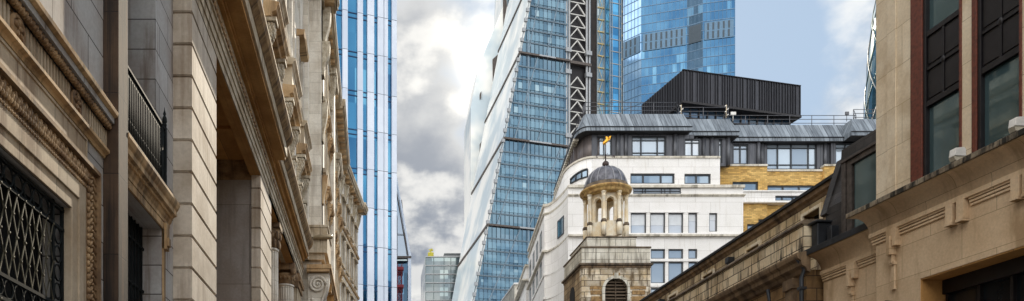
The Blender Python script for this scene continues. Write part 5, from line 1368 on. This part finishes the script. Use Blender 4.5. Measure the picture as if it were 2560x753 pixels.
fr_ = tF.math('FRACT', tF.math('DIVIDE', tF.math('SUBTRACT', z_, zf-flh*20), flh))
wn_ = tF.n('ShaderNodeTexWhiteNoise', noise_dimensions='2D'); tF.l(tF.vec(tF.math('FLOOR', tF.math('DIVIDE', tF.math('SUBTRACT', z_, zf-flh*20), flh)), tF.math('FLOOR', tF.math('MULTIPLY', u_, .6)), 0.0), wn_.inputs['Vector'])
cF = tF.mix(wn_.outputs[0], (.56,.63,.75,1), (.72,.78,.88,1)); cF = tF.mix(tF.math('LESS_THAN', fr_, .014), cF, (.05,.06,.08,1))
cF = tF.mix(tF.math('MULTIPLY', tF.ramp(tF.noise(P_, .25, 4, .6), .4, .65), .3), cF, (.45,.52,.64,1))
tF.l(cF, tF.b.inputs['Base Color']); tF.b.inputs['Roughness'].default_value = .3; fin_mat = tF.m
for a, b in fins:
    mb = m(); mb.box(lx(a), lx(b), -.35, .0, 0, 110); mb.build('white_fin', fin_mat, LA)
z = zf-flh*20
while z < 108:
    if z > 0:
        mb = m(); mb.box(lx(782), -.8, -.08, .0, z-.75, z-.62); mb.box(lx(782), -.8, -.08, .0, z-.05, z+.08)
        mb.build('floor_spandrel', M['l_navy'] if 'l_navy' in M else M.setdefault('l_navy', plain('navy_spandrel', (.004,.035,.11), .3, .3)), LA)
    z += flh
# ---- slanted pale glass building in the gap with a frame
NB = thing('slanted_gap_building', 'narrow slanted pale glass building with a blue recess in the gap beside the finned tower', 'building', (WX(1010, 135), 135, 0))
no = (WX(1010, 135), 135, 0); m = lambda: MB(1, False, no)
P = [(975, 380), (990, 432), (1028, 641), (1028, 646), (975, 646)]
mb = m(); mb.along_y([(WX(a, 135), WZ(b, 135)) for a, b in P], 135, 150); mb.build('slanted_glass', panels('pale_sloped_glass', 2.4, 6.5, (.26,.31,.38), (.38,.43,.50), .12, .7), NB)
mb = m(); mb.along_y([(WX(a, 134.8), WZ(b, 134.8)) for a, b in [(986,420),(990,432),(1028,641),(1022,641),(988,436)]], 134.6, 135.0); mb.build('edge_frame', M['l_white'], NB); mb = m(); mb.bar((WX(990,134.7),134.7,WZ(470,134.7)),(WX(1019,134.7),134.7,WZ(637,134.7)),.16); mb.bar((WX(993,134.7),134.7,WZ(540,134.7)),(WX(993,134.7),134.7,WZ(640,134.7)),.1); mb.bar((WX(1004,134.7),134.7,WZ(500,134.7)),(WX(1018,134.7),134.7,WZ(637,134.7)),.12); mb.bar((WX(990,134.7),134.7,WZ(585,134.7)),(WX(1018,134.7),134.7,WZ(587,134.7)),.08)
mb.box(WX(985,134.7), WX(1028,134.7), 134.5, 135, WZ(646,134.7), WZ(641,134.7)); mb.build('glazing_bars', M['lh_line'], NB)
mb = m(); mb.box(WX(1020, 134.7), WX(1028, 134.7), 134.6, 150, 0, WZ(646, 134.7)); mb.build('corner_fin', M['l_white'], NB)
mb = m(); mb.box(WX(975, 136), WX(1020.5, 136), 136, 150, 0, WZ(646, 136)); mb.build('recess_glass', M['k_dark'], NB)
mb = m(); mb.box(WX(988, 135.3), WX(1018, 135.3), 135, 135.9, WZ(653, 135.3), WZ(646, 135.3)); mb.build('recess_soffit', M['stair_pale'], NB)
CN = thing('tower_crane', 'red lattice crane mast standing in front of the blue recess in the gap', 'crane', (WX(1000, 134), 134, 0))
mb = MB(1, False, (WX(1000, 134), 134, 0)); xa, xb = WX(993.5, 134), WX(1005, 134); zt_c = WZ(659, 134); ya, yb = 134, 134.9
for x in (xa, xb):
    for y in (ya, yb): mb.bar((x, y, 0), (x, y, zt_c), .1)
z = 0; i = 0
while z < zt_c-1:
    for y in (ya, yb): mb.bar((xa, y, z), (xb, y, z+1), .05); mb.bar((xb, y, z), (xa, y, z+1), .05); mb.bar((xa, y, z), (xb, y, z), .05)
    z += 1
mb.build('mast', plain('red_crane_paint', (.22,.015,.025), .6), CN)
for z in (WZ(716, 134), WZ(672, 134)):
    mb = MB(1, False, (WX(1000, 134), 134, 0)); mb.box(WX(991.5, 134), xb+.3, ya-.15, yb+.15, z-.2, z+.3); mb.build('collar', plain('red_collar_paint', (.26,.02,.03), .6), CN)
# ---- far green-grey glass block with roof unit
FB = thing('far_glass_block', 'distant grey green glass office block low in the gap of sky', 'building', (WX(1100, 300), 300, 0))
fo = (WX(1100, 300), 300, 0); m = lambda: MB(1, False, fo)
mb = m(); mb.box(WX(1064, 300), WX(1230, 300), 300, 330, 0, WZ(641.5, 300)); mb.build('glass_wall', panels('green_grey_glass', 3.3, 3.55, (.13,.16,.17), (.23,.26,.27), .12, .6, cc=(.34,.40,.40), pc=.2), FB)
zt_f = WZ(641.5, 300); z = zt_f
for k in range(20):
    mb = m(); mb.box(WX(1063.5, 300), WX(1230, 300), 299.6, 300, z-.35, z); mb.build('floor_edge', M['lh_steel'], FB); z -= 21.7*300/FOC
mb = m()
for px in (1064, 1084, 1110, 1127, 1140, 1152): mb.box(WX(px, 300)-.12, WX(px, 300)+.12, 299.7, 300, 0, zt_f)
mb.build('mullions', plain('green_grey_bar', (.14,.18,.18), .4, .3), FB)
mb = m(); mb.box(WX(1112, 300), WX(1230, 300), 301, 320, zt_f, WZ(634, 300)); mb.box(WX(1111, 300), WX(1232, 300), 300.5, 321, WZ(634, 300), WZ(632, 300)); mb.build('roof_plant', plain('grey_plant_screen', (.28,.29,.30), .6), FB)
YC = thing('yellow_roof_cabin', 'small yellow cleaning cradle machine on top of the distant glass block', 'cradle', (WX(1077, 301), 301, zt_f))
m = lambda: MB(1, False, (WX(1077, 301), 301, zt_f))
X_ = lambda p: WX(p, 301); Z_ = lambda p: WZ(p, 301)
ye_ = plain('yellow_paint', (.50,.44,.04), .6)
mb = m(); mb.box(X_(1070), X_(1084), 300.6, 302.5, zt_f, Z_(631.5)); mb.build('cabin', ye_, YC, .1)
mb = m(); mb.bar((X_(1077), 301, Z_(632)), (X_(1078), 301, Z_(622)), .5); mb.bar((X_(1072), 301, Z_(624)), (X_(1083), 301, Z_(627)), .35); mb.bar((X_(1074), 301, Z_(629)), (X_(1082), 301, Z_(622.5)), .3); mb.build('jib', ye_, YC)
# ================================================================ SETTING, LIGHT, CAMERA
def sheet(name, x0, x1, y0, y1, z, mat, thick=None):
    mb = MB(frame=False)
    if thick: mb.box(x0, x1, y0, y1, z-thick, z)
    else: mb.add([(x0,y0,z),(x1,y0,z),(x1,y1,z),(x0,y1,z)], [(0,1,2,3)])
    return props(mb.build(name, mat), kind='structure')
asph = stone('asphalt', (.055,.055,.057), (.04,.04,.042), patch=.3)
pave = stone('paving_stone', (.30,.28,.25), (.24,.22,.2), course=(.6,.9), joint=.008)
sheet('ground', -1500, 1500, -600, 3000, 0, stone('city_ground', (.12,.115,.11), (.09,.09,.085), patch=.05))
sheet('road', -1.6, 9.5, -60, 68, .004, asph)
sheet('pavement', -4.5, -1.6, -60, 68, .13, pave, .13)
sheet('pavement', 9.5, 18.0, -60, 68, .13, pave, .13)
mb = MB(frame=False)
for k in range(26): mb.box(3.9, 4.05, -50+4.5*k, -47.5+4.5*k, .006, .009)
props(mb.build('road_marking', plain('road_paint', (.75,.75,.72), .6)), kind='structure')

SUNX, SUNY = 1228, 150
sd = Vector(((SUNX-VX)/FOC, 1, (HY-SUNY)/FOC)).normalized()
el = math.asin(sd.z); az = math.atan2(sd.x, sd.y)
sl = bpy.data.lights.new('sun', 'SUN'); sl.energy = 2.8; sl.angle = R(.5); sl.color = (1, .88, .70)
so = bpy.data.objects.new('sun', sl); COL.objects.link(so); so.rotation_euler = sd.to_track_quat('Z', 'Y').to_euler(); so.location = (0, 0, 300)

W = bpy.data.worlds.new('World'); scene.world = W; W.use_nodes = True
t = NT.__new__(NT); t.t = W.node_tree; t.t.nodes.clear()
out = t.n('ShaderNodeOutputWorld'); bg = t.n('ShaderNodeBackground'); t.l(bg.outputs[0], out.inputs[0])
bg.inputs['Strength'].default_value = .1
sky = t.n('ShaderNodeTexSky', sky_type='NISHITA'); sky.sun_disc = False; sky.sun_elevation = el; sky.sun_rotation = az
sky.air_density = 1.0; sky.dust_density = .6; sky.ozone_density = 1.5
tc = t.n('ShaderNodeTexCoord'); D = tc.outputs['Generated']
sp = t.n('ShaderNodeSeparateXYZ'); t.l(D, sp.inputs[0])
zc = t.math('ADD', t.math('MAXIMUM', sp.outputs[2], 0.0), .5)
def cl(ox, oy):
    v = t.vec(t.math('ADD', t.math('DIVIDE', sp.outputs[0], zc), CLX+ox), t.math('ADD', t.math('DIVIDE', sp.outputs[1], zc), CLY+oy), 0.0)
    return v
CLX, CLY = 14.2, 3.7
def dens(ox, oy): return t.noise(cl(ox, oy), 2.6, 9, .54)
d0 = dens(0, 0); d1 = dens(0.01, .05)
cov = t.noise(cl(5, 9), .55, 2, .5)
# distance from the sun direction
dp = t.n('ShaderNodeVectorMath', operation='DOT_PRODUCT'); t.l(D, dp.inputs[0]); dp.inputs[1].default_value = sd
dotv = dp.outputs['Value']
leftish = t.ramp(sp.outputs[0], .30, .02)            # cloud bank to the left of the glass towers, clearer air to the right
dd = t.math('ADD', d0, t.math('ADD', t.math('MULTIPLY', t.math('SUBTRACT', cov, .5), .3), t.math('SUBTRACT', t.math('MULTIPLY', leftish, .235), .075)))
behind = t.ramp(sp.outputs[1], .25, -.3)  # unseen bright cloud added behind the camera as fill for walls facing it
dd = t.math('ADD', dd, t.math('MULTIPLY', behind, .12))
mask = t.ramp(dd, .47, .60)
thick = t.ramp(dd, .54, .70)
lit = t.ramp(t.math('SUBTRACT', d0, d1), -.03, .05)
near = t.ramp(dotv, .955, 1.0)
bright = t.math('ADD', t.math('MULTIPLY', lit, .5), t.math('MULTIPLY', t.math('SUBTRACT', 1.0, thick), .4))
bright = t.math('ADD', bright, t.math('MULTIPLY', near, .2))
ccol = t.mix(t.math('MINIMUM', bright, 1.0), (.95, 1.15, 1.5, 1), (5.5, 5.35, 5.0, 1))
ccol = t.mix(behind, ccol, (9.9, 9.8, 9.6, 1))
skyc = t.mix(1.0, sky.outputs[0], (SKYK, SKYK, SKYK, 1), 'MULTIPLY') if (SKYK := .22) else None
veil = t.mix(.82, skyc, (2.4, 3.1, 4.0, 1))
fin = t.mix(mask, veil, ccol)
glow = t.math('POWER', t.math('MAXIMUM', dotv, 0.0), 2500.0)
fin = t.mix(1.0, fin, t.mix(glow, (0,0,0,1), (12, 10.5, 8, 1)), 'ADD')
t.l(fin, bg.inputs['Color'])

cam = bpy.data.cameras.new('camera'); co = bpy.data.objects.new('camera', cam); COL.objects.link(co)
co.location = (0, 0, CZ); co.rotation_euler = (R(90), 0, 0)
cam.sensor_width = 36; cam.lens = 36*FOC/2560; cam.shift_x = (1280-VX)/2560; cam.shift_y = (HY-376.5)/2560
cam.clip_start = .1; cam.clip_end = 6000
scene.camera = co
vs = scene.view_settings; vs.view_transform = 'Standard'; vs.look = 'None'; vs.gamma = 1; vs.use_curve_mapping = False; vs.exposure = 1.15
scene.cycles.max_bounces = 8; scene.cycles.diffuse_bounces = 4
